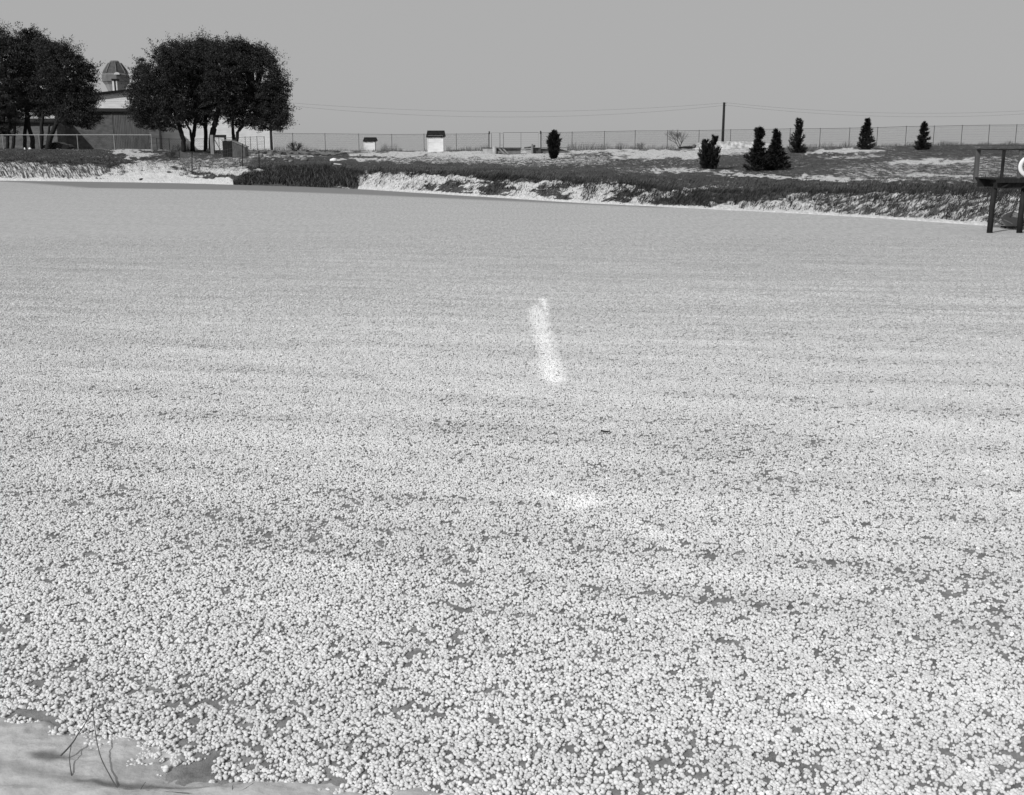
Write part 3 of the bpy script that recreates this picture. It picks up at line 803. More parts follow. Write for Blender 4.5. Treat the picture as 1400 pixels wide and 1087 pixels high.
def barn():
    Y = 150.0; s = mpp(Y)
    xl = at(70, 205, Y).x; xr = at(371, 205, Y).x; zb = 2.3
    ze = at(70, 139, Y).z; zp = at(226, 120, Y).z; xm = at(226, 120, Y).x
    b = thing('barn', (0.5 * (xl + xr), Y, zb), 'long white board gable barn half hidden behind the oaks', 'barn')
    top = lambda q: ze + (zp - ze) * (1 - abs(q - xm) / (xm - xl)) if q < xm else ze + (zp - ze) * (1 - (q - xm) / (xr - xm))
    f = MB(); siding(f, xl, xr, Y, zb, top, .30)
    f.build('front_wall', M_white, b)
    f = MB()
    f.add([(xl, Y + .06, zb), (xl, Y + 16, zb), (xl, Y + 16, ze), (xl, Y + .06, ze), (xr, Y + .06, zb), (xr, Y + 16, zb), (xr, Y + 16, ze), (xr, Y + .06, ze),
           (xm, Y + .06, zp), (xm, Y + 16, zp)], [(0, 3, 2, 1), (4, 5, 6, 7), (1, 2, 9, 6, 5), (0, 4, 7, 8, 3)])
    f.build('side_walls', M_white, b)
    r = MB()
    for xa, za, xb, zb2 in ((xl - .5, ze - .1, xm, zp + .02), (xm, zp + .02, xr + .5, ze - .1)):
        r.add([(xa, Y - .5, za), (xb, Y - .5, zb2), (xb, Y + 16.5, zb2), (xa, Y + 16.5, za), (xa, Y - .5, za + .28), (xb, Y - .5, zb2 + .28), (xb, Y + 16.5, zb2 + .28), (xa, Y + 16.5, za + .28)],
              [(0, 3, 2, 1), (4, 5, 6, 7), (0, 1, 5, 4), (1, 2, 6, 5), (2, 3, 7, 6), (3, 0, 4, 7)])
    rf = r.build('roof', M_roof, b)
    # chimney standing at the front of the roof: white sides round a dark flue slot
    c0 = at(162.5, 126, Y + 2); c1 = at(167.5, 111, Y + 2); fl = at(165, 113, Y + 2)
    c = MB(); c.box(c0.x, fl.x - .09, Y + 1.5, Y + 2.3, c0.z - .6, c1.z); c.box(fl.x + .09, c1.x, Y + 1.5, Y + 2.3, c0.z - .6, c1.z)
    ch = c.build('chimney', M_white, b)
    c = MB(); c.box(fl.x - .09, fl.x + .09, Y + 1.47, Y + 2.28, c0.z - .6, c1.z + .12); c.box(c0.x - .05, c1.x + .25, Y + 1.4, Y + 2.4, c1.z, c1.z + .2)
    fo = c.build('flue', M_trimdark, None); fo.parent = ch; fo.location = (0, 0, 0)
    b.rotation_euler.z = math.radians(12.4)
barn()
def leanto():
    Y = 145.0
    xl = at(84, 205, Y).x; xr = at(216, 205, Y).x; zb = 2.5; ze = at(130, 153, Y).z
    b = thing('lean_to', (0.5 * (xl + xr), Y, zb), 'grey board lean-to under the barn gable, in the shade of the left oaks', 'shed')
    xd0 = at(154.5, 180, Y).x; xd1 = at(181, 180, Y).x; xd2 = at(200, 180, Y).x
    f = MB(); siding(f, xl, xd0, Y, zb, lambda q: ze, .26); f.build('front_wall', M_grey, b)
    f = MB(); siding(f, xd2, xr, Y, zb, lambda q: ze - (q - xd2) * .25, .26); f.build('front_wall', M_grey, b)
    f = MB(); f.box(xl, xl + .1, Y + .06, Y + 3.6, zb, ze); f.build('side_wall', M_grey, b)
    f = MB(); f.box(xr - .1, xr, Y + .06, Y + 3.6, zb, ze - .9); f.build('side_wall', M_grey, b)
    for (a, c) in ((xd0, xd1), (xd1, xd2)):
        d = MB(); n = 12
        d.box(a, c, Y - .02, Y + .04, zb, ze - .12)
        for k in range(n):
            q = a + (c - a) * (k + .5) / n; d.box(q - .035, q + .035, Y - .06, Y - .018, zb + .02, ze - .14)
        d.build('door', M_ribbed, b)
    g = MB(); g.box(xd0 - .1, xd2 + .1, Y - .12, Y - .062, ze - .13, ze - .02); g.box(xd0 - .12, xd0 + .01, Y - .1, Y + .0, zb, ze - .13)
    g.build('door_track', M_grey, b)
    r = MB(); r.add([(xl - .5, Y - .35, ze - .02), (xd2 + .9, Y - .35, ze - .02), (xd2 + .9, Y + 3.6, ze + .5), (xl - .5, Y + 3.6, ze + .5),
                     (xl - .5, Y - .35, ze + .07), (xd2 + .9, Y - .35, ze + .07), (xd2 + .9, Y + 3.6, ze + .58), (xl - .5, Y + 3.6, ze + .58)],
                    [(0, 3, 2, 1), (4, 5, 6, 7), (0, 1, 5, 4), (1, 2, 6, 5), (2, 3, 7, 6), (3, 0, 4, 7)])
    r.add([(xd2 + .9, Y - .35, ze - .02), (xr + .3, Y - .35, ze - 1.3), (xr + .3, Y + 3.6, ze - .8), (xd2 + .9, Y + 3.6, ze + .5), (xd2 + .9, Y - .35, ze + .06), (xr + .3, Y - .35, ze - 1.15), (xr + .3, Y + 3.6, ze - .65), (xd2 + .9, Y + 3.6, ze + .65)],
          [(0, 3, 2, 1), (4, 5, 6, 7), (0, 1, 5, 4), (1, 2, 6, 5), (2, 3, 7, 6), (3, 0, 4, 7)])
    rf = r.build('roof', M_roof, b)
    b.rotation_euler.z = math.radians(12.4)
leanto()
def shed_left():
    Y = 141.0
    xl = at(-120, 205, Y).x; xr = at(80, 205, Y).x; zb = 2.5; ze = at(30, 168, Y).z
    b = thing('board_shed', (0.5 * (xl + xr), Y, zb), 'long low grey board shed in deep shade behind the leftmost oaks', 'shed')
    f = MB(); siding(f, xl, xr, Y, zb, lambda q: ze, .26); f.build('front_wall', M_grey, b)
    f = MB(); f.box(xl, xr, Y + .06, Y + 4, zb, ze); f.build('walls', M_grey, b)
    r = MB(); r.add([(xl - .3, Y - .4, ze - .02), (xr + .3, Y - .4, ze - .02), (xr + .3, Y + 4.3, ze + .5), (xl - .3, Y + 4.3, ze + .5), (xl - .3, Y - .4, ze + .14), (xr + .3, Y - .4, ze + .14), (xr + .3, Y + 4.3, ze + .66), (xl - .3, Y + 4.3, ze + .66)],
                    [(0, 3, 2, 1), (4, 5, 6, 7), (0, 1, 5, 4), (1, 2, 6, 5), (2, 3, 7, 6), (3, 0, 4, 7)])
    r.build('roof', M_roof, b)
shed_left()
def water_tank():
    Y = 215.0; s = mpp(Y)
    cx = at(158, 105, Y).x; z = lambda p: at(158, p, Y).z
    t = thing('water_tank', (cx, Y, 1.0), 'faceted dark tank tower with a pale bowl, rising behind the barn roof', 'water tank')
    n = 8; ph = math.pi / 8
    c = (cx, Y, 0)
    m = MB(); m.lathe(c, [(17.6 * s, z(112)), (17.6 * s, z(103)), (16.2 * s, z(100.5))], n, ph); m.build('tank_body', M_tank2, t)
    m = MB(); m.lathe(c, [(16.4 * s, z(100.7)), (14.9 * s, z(97)), (8.2 * s, z(86.2)), (7.8 * s, z(86))], n, ph); rf = m.build('roof', M_tank, t)
    m = MB(); m.lathe(c, [(6.0 * s, z(86.2)), (6.0 * s, z(85)), (6.4 * s, z(84.8)), (5.0 * s, z(83))], 12); m.build('cap', M_tank2, t)
    m = MB(); m.lathe(c, [(9.0 * s, z(128)), (11.2 * s, z(124)), (14.2 * s, z(116)), (17.0 * s, z(112.2))], n, ph); m.build('bowl', M_tank3, t)
    for k in range(n):
        a = ph + k * 2 * math.pi / n; ca, sa = math.cos(a), math.sin(a)
        m = MB(); m.beam((cx + ca * 16.9 * s, Y + sa * 16.9 * s, z(100.2)), (cx + ca * 15.2 * s, Y + sa * 15.2 * s, z(96.6)), .12, .12)
        m.beam((cx + ca * 15.2 * s, Y + sa * 15.2 * s, z(96.6)), (cx + ca * 8.6 * s, Y + sa * 8.6 * s, z(85.9)), .14, .14)
        m.build('roof_rib', M_trimlight if k == 4 else M_tank2, t)  # left rib paler: its sun highlight is put into the colour
    # half-round pale vent on the front
    m = MB(); q = at(160, 102, Y - 15.5 * s); N = 14
    ring = [(q.x + 3.6 * s * math.cos(math.pi * k / N), q.z + 3.0 * s * math.sin(math.pi * k / N)) for k in range(N + 1)]
    yy = Y - 16.6 * s
    vs = [(a, yy, b) for a, b in ring] + [(a, yy + 2.2, b) for a, b in ring]
    fs = [tuple(range(N + 1))[::-1], tuple(range(N + 1, 2 * N + 2))] + [(i, i + 1, i + N + 2, i + N + 1) for i in range(N)] + [(N, 0, N + 1, 2 * N + 1)]
    m.add(vs, fs); m.build('vent', M_trimlight, t)
    for k in range(4):
        a = math.pi / 4 + k * math.pi / 2
        m = MB(); m.tube([(cx + math.cos(a) * 9 * s, Y + math.sin(a) * 9 * s, z(127)), (cx + math.cos(a) * 10.5 * s, Y + math.sin(a) * 10.5 * s, 0.6)], .22, 8); m.build('leg', M_tank2, t)
water_tank()

# ------------------------------------------------------------------ fences
def fence(name, label, pxs, depths, top_h, post_r, m_post, m_wire, horiz, diag, rail_r=.024, base_drop=0.15, cat='fence', level=None):
    P = [on_ground(x, Y) for x, Y in zip(pxs, depths)]
    if level is not None:
        for p in P: p.z = level; base_drop = .7
    mid_ = P[len(P) // 2]
    f = thing(name, mid_, label, cat)
    tops = []
    for p in P:
        m = MB(); m.tube([p - Vector((0, 0, base_drop)), p + Vector((0, 0, top_h))], post_r, 7)
        m.lathe(p + Vector((0, 0, top_h)), [(post_r * 1.25, -.02), (post_r * 1.25, .02), (post_r * .4, .06)], 7)
        m.build('post', m_post, f); tops.append(p + Vector((0, 0, top_h - rail_r)))
    m = MB(); m.tube(tops, rail_r, 6); m.build('top_rail', m_post, f)
    m = MB()
    for i in range(len(P) - 1):
        a, b = P[i], P[i + 1]; L_ = (b - a).length; up = Vector((0, 0, 1))
        for k in range(horiz):
            h = top_h * (k + .3) / horiz
            m.tube([a + up * h, b + up * h], .005, 3)
        k = -top_h + .02
        while k < L_ and diag:
            for sgn in (1, -1):
                u0, u1 = (k, k + top_h) ; h0, h1 = (0.05, top_h - .06) if sgn > 0 else (top_h - .06, .05)
                # clip to the panel
                if u0 < 0: h0 += (h1 - h0) * (0 - u0) / (u1 - u0); u0 = 0
                if u1 > L_: h1 = h0 + (h1 - h0) * (L_ - u0) / (u1 - u0); u1 = L_
                if u1 > u0 + .02: m.tube([a.lerp(b, u0 / L_) + up * h0, a.lerp(b, u1 / L_) + up * h1], .0045, 3)
            k += diag
    m.build('wire_mesh', m_wire, f)
    return f
lx = [-190, -130, -90, -40, 5, 55, 107, 157, 208]
fence('low_railed_fence', 'low pale pipe-rail fence in front of the left oaks and lean-to', lx, [124.6] * 9, 1.50, .042, M_galv, M_galvdark, 0, .35, .040, level=at(50, 203, 124.6).z)
fx = [372, 401, 445, 491, 536, 580, 624, 668]
fD = lambda x: float(np.interp(x, TAB[:, 0], TAB[:, 5])) - .3
fence('chain_link_fence', 'chain-link fence stretch behind the two white huts, left of the gate', fx, [fD(x) for x in fx], 2.12, .032, M_galvdark, M_galvdark, 8, .17)
fx = [740, 782, 826, 868, 912, 955, 998, 1038, 1079, 1120, 1160, 1198, 1237, 1275, 1313, 1350, 1387, 1424, 1461]
fence('chain_link_fence', 'long chain-link fence running right from the gate behind the cedars', fx, [fD(x) for x in fx], 2.18, .032, M_galvdark, M_galvdark, 8, .17)
fx = [215, 232, 262, 300, 336, 343, 352, 362]
fence('yard_fence', 'wire yard fence behind the round oak clump, against the white barn wall', fx, [134, 135, 137, 139, 141, 141.5, 142, 143], 1.75, .035, M_galvdark, M_galvdark, 5, .3)
def gate():
    Yg = fD(700); a = on_ground(669, Yg); b = on_ground(739, Yg); c = on_ground(686, Yg); up = Vector((0, 0, 1))
    g = thing('wire_gate', c, 'raised double wire gate with knobbed end posts behind the concrete trough', 'gate')
    for p in (a, b):
        m = MB(); m.tube([p - up * .1, p + up * 2.25], .04, 7)
        q = m.build('gate_post', M_galvdark, g)
        m = MB(); m.lathe(p + up * 2.2, [(.05, -.12), (.13, -.08), (.13, 0), (.05, .04), (.1, .08), (.1, .16), (.03, .24)], 9); k = m.build('finial', M_galvdark, None); k.parent = q; k.location = (0, 0, 0)
    for dx in (-.18, .18):
        m = MB(); m.tube([c + Vector((dx, 0, -.1)), c + Vector((dx, 0, 2.25))], .045, 7); m.build('gate_post', M_galv, g)
    for z in (.7, 2.15):
        m = MB(); m.beam(c + Vector((-.25, 0, z)), c + Vector((.25, 0, z)), .06, .08); m.build('hinge_bar', M_galv, g)
    for (x0, x1) in ((672, 683), (688.5, 736)):
        p = on_ground(x0, Yg); q = on_ground(x1, Yg); m = MB()
        m.tube([p + up * .15, p + up * 2.22, q + up * 2.22, q + up * .15, p + up * .15], .028, 6)
        n = max(1, int((q - p).length / 1.5))
        for k in range(1, n): r = p.lerp(q, k / n); m.tube([r + up * .15, r + up * 2.2], .022, 5)
        for k in range(7): m.tube([p + up * (.3 + .27 * k), q + up * (.3 + .27 * k)], .005, 3)
        m.build('gate_leaf', M_galvdark, g)
gate()

# ------------------------------------------------------------------ the two white huts
def hut(name, label, x0, x1, ybase, ywall, yroof, rx0, rx1, group):
    g0 = ground(0.5 * (x0 + x1), ybase); Y = g0.y
    a = at(x0, ybase, Y); b = at(x1, ybase, Y); zb = g0.z - .12; zw = at(x0, ywall, Y).z; zr = at(x0, yroof, Y).z
    t = thing(name, (0.5 * (a.x + b.x), Y, g0.z), label, 'hut', group)
    D = (b.x - a.x) * .85
    f = MB(); siding(f, a.x, b.x, Y, zb, lambda q: zw + .01, .21, proud=.018); f.build('front_wall', M_hutwhite, t)
    f = MB(); f.box(a.x, b.x, Y + .051, Y + D, zb, zw + .02); f.build('walls', M_hutwhite, t)
    ra = at(rx0, ywall, Y).x; rb = at(rx1, ywall, Y).x; o = .14
    zo = zw - .06
    r = MB()
    r.add([(ra, Y - o, zo), (rb, Y - o, zo), (rb, Y + D + o, zo), (ra, Y + D + o, zo), (ra + .1, Y + D * .5, zr), (rb - .1, Y + D * .5, zr)],
          [(0, 3, 2, 1), (0, 1, 5, 4), (2, 3, 4, 5), (1, 2, 5), (3, 0, 4)])
    # ragged shingle edge
    k = ra
    while k < rb - .05:
        w_ = RNG.uniform(.06, .16); h_ = RNG.uniform(.04, .13); r.box(k, min(k + w_, rb), Y - o - .012, Y - o + .03, zo - h_, zo + .012); k += w_ + RNG.uniform(0, .03)
    r.build('roof', M_roof, t)
    for q in (a.x + .02, b.x - .02):
        f = MB(); f.box(q - .05, q + .05, Y - .035, Y - .019, zb, zw); f.build('corner_board', M_hutwhite, t)
hut('small_hut', 'smaller low white board hut with a dark roof, nearer the oaks', 497.8, 512.6, 206.3, 192, 187.6, 496.2, 515, 'white board huts by the fence')
hut('tall_hut', 'taller white board hut with an overhanging dark roof', 585, 606, 208, 186, 178.3, 582.6, 608.4, 'white board huts by the fence')

# ------------------------------------------------------------------ concrete trough group by the gate
def trough():
    g0 = ground(668, 211); Y = g0.y; zb = g0.z - .1; zt = at(668, 202, Y).z
    xa = at(660, 205, Y).x; xb = at(712, 205, Y).x; xc = at(724, 205, Y).x; xd = at(766, 205, Y).x; xe = at(779, 205, Y).x
    t = thing('concrete_trough', ((xa + xb) / 2, Y, g0.z), 'long low concrete trough with boards propped on it beside the upright drum', 'trough')
    m = MB(); m.box(xa, at(678, 205, Y).x, Y, Y + 2.2, zb, zt - .06); m.build('end_block', mat('concrete_lit_end', .28, .5, .9, 2.5, .3), t)  # sunlight on the end block painted as paler concrete
    m = MB(); m.box(at(678, 205, Y).x + .01, xb, Y + .25, Y + 2.2, zb, zt - .07); m.build('side_wall', M_conc, t)
    m = MB(); m.box(xa - .1, xb + .1, Y - .06, Y + 2.3, zt - .06, zt + .03); m.build('rim', M_concdark, t)
    for k, (p, q) in enumerate((((682, 202.5), (689.5, 210.5)), ((687, 202.5), (695, 210.5)))):
        m = MB(); a = at(p[0], p[1], Y + .1); b = at(q[0], q[1], Y - .9); m.beam(a, b, .2, .06); m.build('plank', M_woodlight, t)
    t2 = thing('pump_box', ((xc + xd) / 2, Y, g0.z), 'dark slatted pump box with a pale standpipe, left of the columnar cedar', 'pump box')
    m = MB(); m.box(at(729, 205, Y).x, at(739, 205, Y).x, Y, Y + 1.6, zb, zt - .05)
    for k in range(7): q = at(729.6 + k * 1.45, 205, Y).x; m.box(q, q + .07, Y - .04, Y - .001, zb, zt - .08)
    m.build('slatted_box', M_concdark, t2)
    m = MB(); m.box(at(739, 205, Y).x + .01, xd, Y + .3, Y + 1.8, zb, zt - .1); m.build('side_wall', M_conc, t2)
    m = MB(); m.add([(xd + .01, Y + .3, zb), (xe, Y + .3, zb), (xe, Y + 1.8, zb), (xd + .01, Y + 1.8, zb), (xd + .01, Y + .3, zt - .12), (xd + .01, Y + 1.8, zt - .12), (xe, Y + .3, zb + .35), (xe, Y + 1.8, zb + .35)],
                    [(0, 1, 6, 4), (1, 2, 7, 6), (2, 3, 5, 7), (3, 0, 4, 5), (4, 6, 7, 5)]); m.build('sloping_end', M_conc, t2)
    m = MB(); m.box(at(722, 205, Y).x, xe, Y - .05, Y + 1.9, zt - .045, zt + .02); m.build('lid', M_concdark, t2)
    q = at(727.5, 205, Y - .4); m = MB(); m.tube([(q.x, q.y, zb), (q.x, q.y, at(0, 197, Y).z)], .12, 10); m.build('standpipe', M_woodlight, t2)
    m = MB(); m.tube([(q.x - .9, q.y, zt + .0), (q.x, q.y, zt + .1), (q.x + .35, q.y, zt + .1)], .06, 7); m.lathe((q.x + .25, q.y, at(0, 198.5, Y).z - .1), [(.05, -.1), (.12, -.06), (.12, .1), (.04, .14)], 9); m.build('valve', M_galvdark, t2)
    p = ground(676, 212); m = MB(); R = .23
    m.lathe((0, 0, 0), [(R * .96, 0), (R, .03), (R, .3), (R * 1.04, .33), (R, .36), (R, .66), (R * 1.04, .69), (R, .72), (R * .97, .80), (R * .7, .82)], 18)
    o = m.build('upright_drum', mat('pale_drum', .32, .5, .5, 2), None, False); o.location = (at(676, 205, Y - .7).x, Y - .7, zb + .1)
    tag(o, 'small pale upright drum in front of the concrete trough', 'drum')
    # brackets/board stack left of the standpipe
    m = MB()
    for k in range(4):
        a = at(716 + k, 203 + k * 1.6, Y - .1); m.beam(a, a + Vector((.75 + .1 * (k % 2), .1, -.05)), .12, .07)
    o = m.build('stacked_planks', M_woodlight, None); tag(o, 'short stack of pale planks between the trough and the standpipe', 'planks')
trough()

# ------------------------------------------------------------------ cedars
def cedar(name, label, x, ybase, ytop, prof_, n, group='young evergreens on the snowy bank', upward=.6, leader=0.0, spike=.22, jag=.35, offx=0.0, nbr=60):
    """prof_: list of (share of height, half width px)"""
    p = ground(x, ybase); Y = p.y; s = mpp(Y); H = at(x, ytop, Y).z - p.z
    t = thing(name, p, label, 'tree', group)
    m = MB(); m.tube([p - Vector((0, 0, .1)), p + Vector((0, 0, H * .5)), p + Vector((leader * s, 0, H * .93))], [.09, .05, .012], 7); m.build('trunk', M_bark, t)
    hs = np.array([a for a, b in prof_]); ws = np.array([b for a, b in prof_]) * s
    # boughs with sprays of scale-leaf along them
    C = []; D = []
    for k in range(nbr):
        h = RNG.uniform(.02, .99) ** 1.05
        R = np.interp(h, hs, ws) * (1 + jag * RNG.uniform(-1, .9)); a = RNG.uniform(0, 2 * math.pi)
        d = np.array([math.cos(a), math.sin(a), 0]); L_ = n // nbr
        core = RNG.uniform(size=L_) < .3
        u = np.where(core, RNG.uniform(0, .6, L_), RNG.uniform(0.1, 1, L_) ** .65)
        base = np.array([leader * s * h, 0, h * H])
        pos = base + d * (u * R)[:, None] + np.stack([0 * u, 0 * u, upward * R * (u ** 2 - .55)], -1)
        wid = np.where(core, .32 * R, np.maximum(.02, .17 * R * (1.1 - u)))
        pos = pos + RNG.normal(size=(L_, 3)) * wid[:, None] * np.array([.6, .6, .45])
        C.append(pos); D.append(np.broadcast_to(d * .9 + [0, 0, upward], pos.shape) + RNG.normal(size=pos.shape) * .45)
    C = np.concatenate(C); D = np.concatenate(D); D /= np.linalg.norm(D, axis=1)[:, None]
    C[:, 2] = np.maximum(C[:, 2], .05)
    C = C + np.array(p) 
    l = RNG.uniform(.4, 1.5, len(C)) * spike; wv = np.cross(D, unit(len(C))); wv /= np.linalg.norm(wv, axis=1)[:, None]; wv *= (l * .16)[:, None]
    V = np.stack([C - wv, C + wv, C + D * l[:, None]], 1).reshape(-1, 3); F = np.arange(len(V)).reshape(-1, 3)
    o = np_mesh('foliage', V, F, M_cedar); o.parent = t; o.location = -p
    return t
cedar('columnar_cedar', 'dense dark columnar cedar standing right of the concrete trough', 757, 217, 180,
      [(0, 4), (.15, 5), (.35, 6), (.55, 8.5), (.75, 7), (.9, 3.5), (1, .5)], 13000, upward=.9, spike=.24, jag=.2, nbr=240)
cedar('bushy_cedar', 'dark bushy lower cedar of the close pair left of the utility pole', 967, 231, 190,
      [(0, 8), (.2, 10), (.5, 10), (.75, 6), (.9, 3), (1, 1)], 10000, upward=1.0, leader=-3, spike=.16, jag=.3, nbr=90)
cedar('bushy_cedar', 'slimmer taller cedar grown together with the bushy one left of the utility pole', 974, 231, 184.5,
      [(0, 7), (.2, 8), (.5, 8), (.7, 4.5), (.9, 4), (1, 2)], 7000, upward=1.0, leader=2, spike=.16, jag=.35, nbr=70)
cedar('spiky_fir', 'broad spiky evergreen, the left and taller of the joined pair', 1038, 233, 176,
      [(0, 18), (.2, 19), (.38, 14), (.5, 8), (.62, 4.5), (.85, 3.5), (.94, 3.5), (1, 5)], 14000, upward=.35, leader=-2, spike=.22, jag=.35, nbr=120)
cedar('spiky_fir', 'broad spiky evergreen, the right and lower of the joined pair', 1059, 232, 178,
      [(0, 17), (.2, 18), (.38, 14), (.5, 9), (.62, 4), (.85, 3), (.94, 3), (1, 4)], 13000, upward=.35, leader=1, spike=.22, jag=.35, nbr=110)
cedar('knotty_cedar', 'narrow lumpy cedar against the fence, just right of the joined pair', 1090, 210, 163,
      [(0, 11), (.2, 11), (.4, 9.5), (.55, 6), (.8, 4.5), (.93, 3), (1, 2)], 9000, upward=.9, spike=.2, jag=.4, nbr=80)
cedar('small_fir', 'neat cone-shaped fir, left of the last two at the fence', 1183, 205, 162.5,
      [(0, 9), (.15, 11), (.4, 9.5), (.6, 7), (.8, 4), (1, 1.0)], 9500, upward=.35, spike=.22, jag=.25, nbr=105)
cedar('small_fir', 'smallest cone-shaped fir, nearest to the wooden platform', 1261, 205, 167.5,
      [(0, 9), (.15, 9.5), (.4, 7), (.6, 5), (.8, 3), (1, .7)], 8500, upward=.35, spike=.22, jag=.28, nbr=95)

# ------------------------------------------------------------------ bare shrubs
def bare(name, label, x, ybase, ytop, spread, stems, depth_, r0, seedn, Yoff=None, cat='shrub'):
    random.seed(seedn)
    p = ground(x, ybase) if Yoff is None else on_ground(x, Yoff); Y = p.y; s = mpp(Y); H = at(x, ytop, Y).z - p.z
    m = MB()
    def grow(a, d, L_, r, lev):
        b = a + d * L_; mid_ = a.lerp(b, .5) + Vector([random.uniform(-.06, .06) * L_ for _ in range(3)])
        m.tube([a, mid_, b], [r, r * .8, r * .6], 4)
        if lev == 0: return
        for k in range(random.choice((2, 3, 3))):
            nd = (d + Vector((random.uniform(-.7, .7), random.uniform(-.7, .7), random.uniform(-.15, .5)))).normalized()
            grow(a.lerp(b, random.uniform(.5, 1)), nd, L_ * random.uniform(.55, .8), r * .6, lev - 1)
    for k in range(stems):
        a = random.uniform(-1, 1) * spread
        d = Vector((a, random.uniform(-.4, .4), 1)).normalized()
        grow(p + Vector((random.uniform(-.15, .15), random.uniform(-.1, .1), -.05)), d, H * .36, r0, depth_)
    o = m.build(name, M_twig, None); o.location = p; 
    for v in o.data.vertices: v.co -= p
    tag(o, label, cat)
bare('bare_tree', 'small leafless tree by the fence, left of the snowy mound', 929, 200, 171, .8, 6, 5, .034, 3, 136.5, 'tree')
bare('bare_bush', 'twiggy leafless bush by the fence, just right of the oak clump', 404, 208, 188, 1.7, 26, 4, .020, 5, 142.0)
bare('scrub_bush', 'low scrubby bush beside the boulder, front left of the oaks', 232, 214, 200, 1.6, 16, 3, .03, 8, 119.5)
bare('twig_bush', 'thin weed bush close behind the tall white hut', 876, 206, 190, 1.3, 9, 3, .016, 9, 137.5)

# ------------------------------------------------------------------ poles and wires
def pole(label, x, ytop, Y, r, cross=False):
    p = Vector((at(x, 205, Y).x, Y, 0.8)); zt = at(x, ytop, Y).z
    xt = at(x, ytop, Y).x
    t = thing('utility_pole', p, label, 'utility pole', 'poles of the power line')
    m = MB(); m.tube([p, Vector((p.x, Y, zt))], [r * 1.15, r * .85], 10); m.build('shaft', M_wooddark, t, True)
    for dz in (.12, .42):
        m = MB(); m.tube([(p.x - r, Y - .02, zt - dz), (p.x + r + .12, Y - .02, zt - dz)], .03, 6); m.lathe((p.x + r + .1, Y - .02, zt - dz), [(.04, -.03), (.06, 0), (.05, .06), (.02, .1)], 8); m.build('insulator', M_galv, t)
    return Vector((p.x + r + .1, Y - .02, zt - .05))
Yp = 158
pA = pole('slim utility pole half hidden in the right edge of the oak clump', 371.5, 138, 150, .17)
pB = pole('bare wooden utility pole rising behind the fence, right of centre', 987.5, 140, Yp, .19)
pC = Vector((at(1545, 140, Yp).x, Yp, at(1545, 140, Yp).z))
def wires(name, label, a, b, sag):
    m = MB(); pts = [a.lerp(b, k / 40) - Vector((0, 0, sag * 4 * (k / 40) * (1 - k / 40))) for k in range(41)]
    m.tube(pts, .0085, 4); o = m.build(name, M_wire, None); tag(o, label, 'power line', 'power lines')
low = Vector((0, 0, -.32))
wires('power_wire', 'upper sagging wire left of the bare utility pole', pA, pB, 1.25)
wires('power_wire', 'lower sagging wire left of the bare utility pole', pA + low, pB + low, 1.65)
wires('power_wire', 'upper sagging wire right of the bare utility pole', pB, pC, 1.45)
wires('power_wire', 'lower sagging wire right of the bare utility pole', pB + low, pC + low, 1.6)
pole('far right utility pole of the power line', 1545, 139.5, Yp, .19)

# ------------------------------------------------------------------ mound, log, rocks, hutch and odds and ends
def blob(name, c, rx, ry, rz, m, label=None, cat=None, group=None, seed=0, sub=3, amp=.35, parent=None, flat=0.0):
    V, F = ico(sub)
    n = fbm(V[:, 0] * 1.6 + seed * 3.3, V[:, 1] * 1.6 + V[:, 2] * 1.1 + seed, 3, seed) - .5
    V = V * (1 + amp * 2 * n)[:, None] * np.array([rx, ry, rz])
    V[:, 2] = np.maximum(V[:, 2], -.35 * rz)
    o = np_mesh(name, V, F, m, smooth=(sub > 2)); o.location = c
    if label: tag(o, label, cat, group)
    return o
def mound():
    Y = 133.0; xs = np.linspace(at(950, 205, Y).x, at(1064, 205, Y).x, 120); ys = np.linspace(Y, Y + 2.8, 24)
    YY, XX = np.meshgrid(ys, xs, indexing='ij')
    u = (XX - xs[0]) / (xs[-1] - xs[0]); v = (YY - Y) / 2.8
    h = np.clip(np.minimum(u * 14, (1 - u) * 5), 0, 1) ** .6 * np.clip(v * 7, 0, 1) ** .6 * np.clip((1 - v) * 4, 0, 1) ** .5
    top = 0.80 + .25 * (fbm(XX * .7, YY * .7, 3, 4) - .5)
    tt = np.array([tx_of(1000, 205)]); z0 = terrain_z(XX / YY, YY) - .05
    V = np.stack([XX, YY, z0 + h * top + h * (fbm(XX * 3, YY * 3, 3, 15) - .5) * .25], -1).reshape(-1, 3)
    o = np_mesh('earth_mound', V, grid_faces(*XX.shape), M_mound, smooth=True, k=4)
    tag(o, 'long low pale mound dusted with snow at the foot of the bare pole', 'mound')
mound()
def log():
    a = on_ground(928, 131.5) + Vector((0, 0, .28)); b = on_ground(947, 131.5) + Vector((0, 0, .26))
    t = thing('fallen_log', a.lerp(b, .5) - Vector((0, 0, .2)), 'dark fallen log with an upturned stump end beside the pale mound', 'log')
    m = MB(); m.tube([a, a.lerp(b, .4) + Vector((0, 0, .04)), b], [.08, .11, .15], 9); m.build('stem', M_wooddark, t)
    m = MB(); m.tube([b, b + Vector((.18, 0, .12)), b + Vector((.28, 0, .32))], [.17, .24, .18], 10); m.build('stump', M_wood, t)
log()
rk = [(349, 210, 5), (356, 213, 7), (363, 209, 5), (369, 212, 8), (376, 208, 5), (381, 213, 6), (388, 210, 7), (395, 214, 6), (391, 218, 5), (399, 209, 4), (406, 214, 5), (417, 219.5, 9), (347, 216, 6), (360, 217, 5), (374, 218, 5), (398, 221, 6), (410, 209, 4), (421, 207, 4)]
ords = ['flat', 'jagged', 'rounded', 'broad', 'narrow', 'low', 'tilted', 'squat', 'pitted']
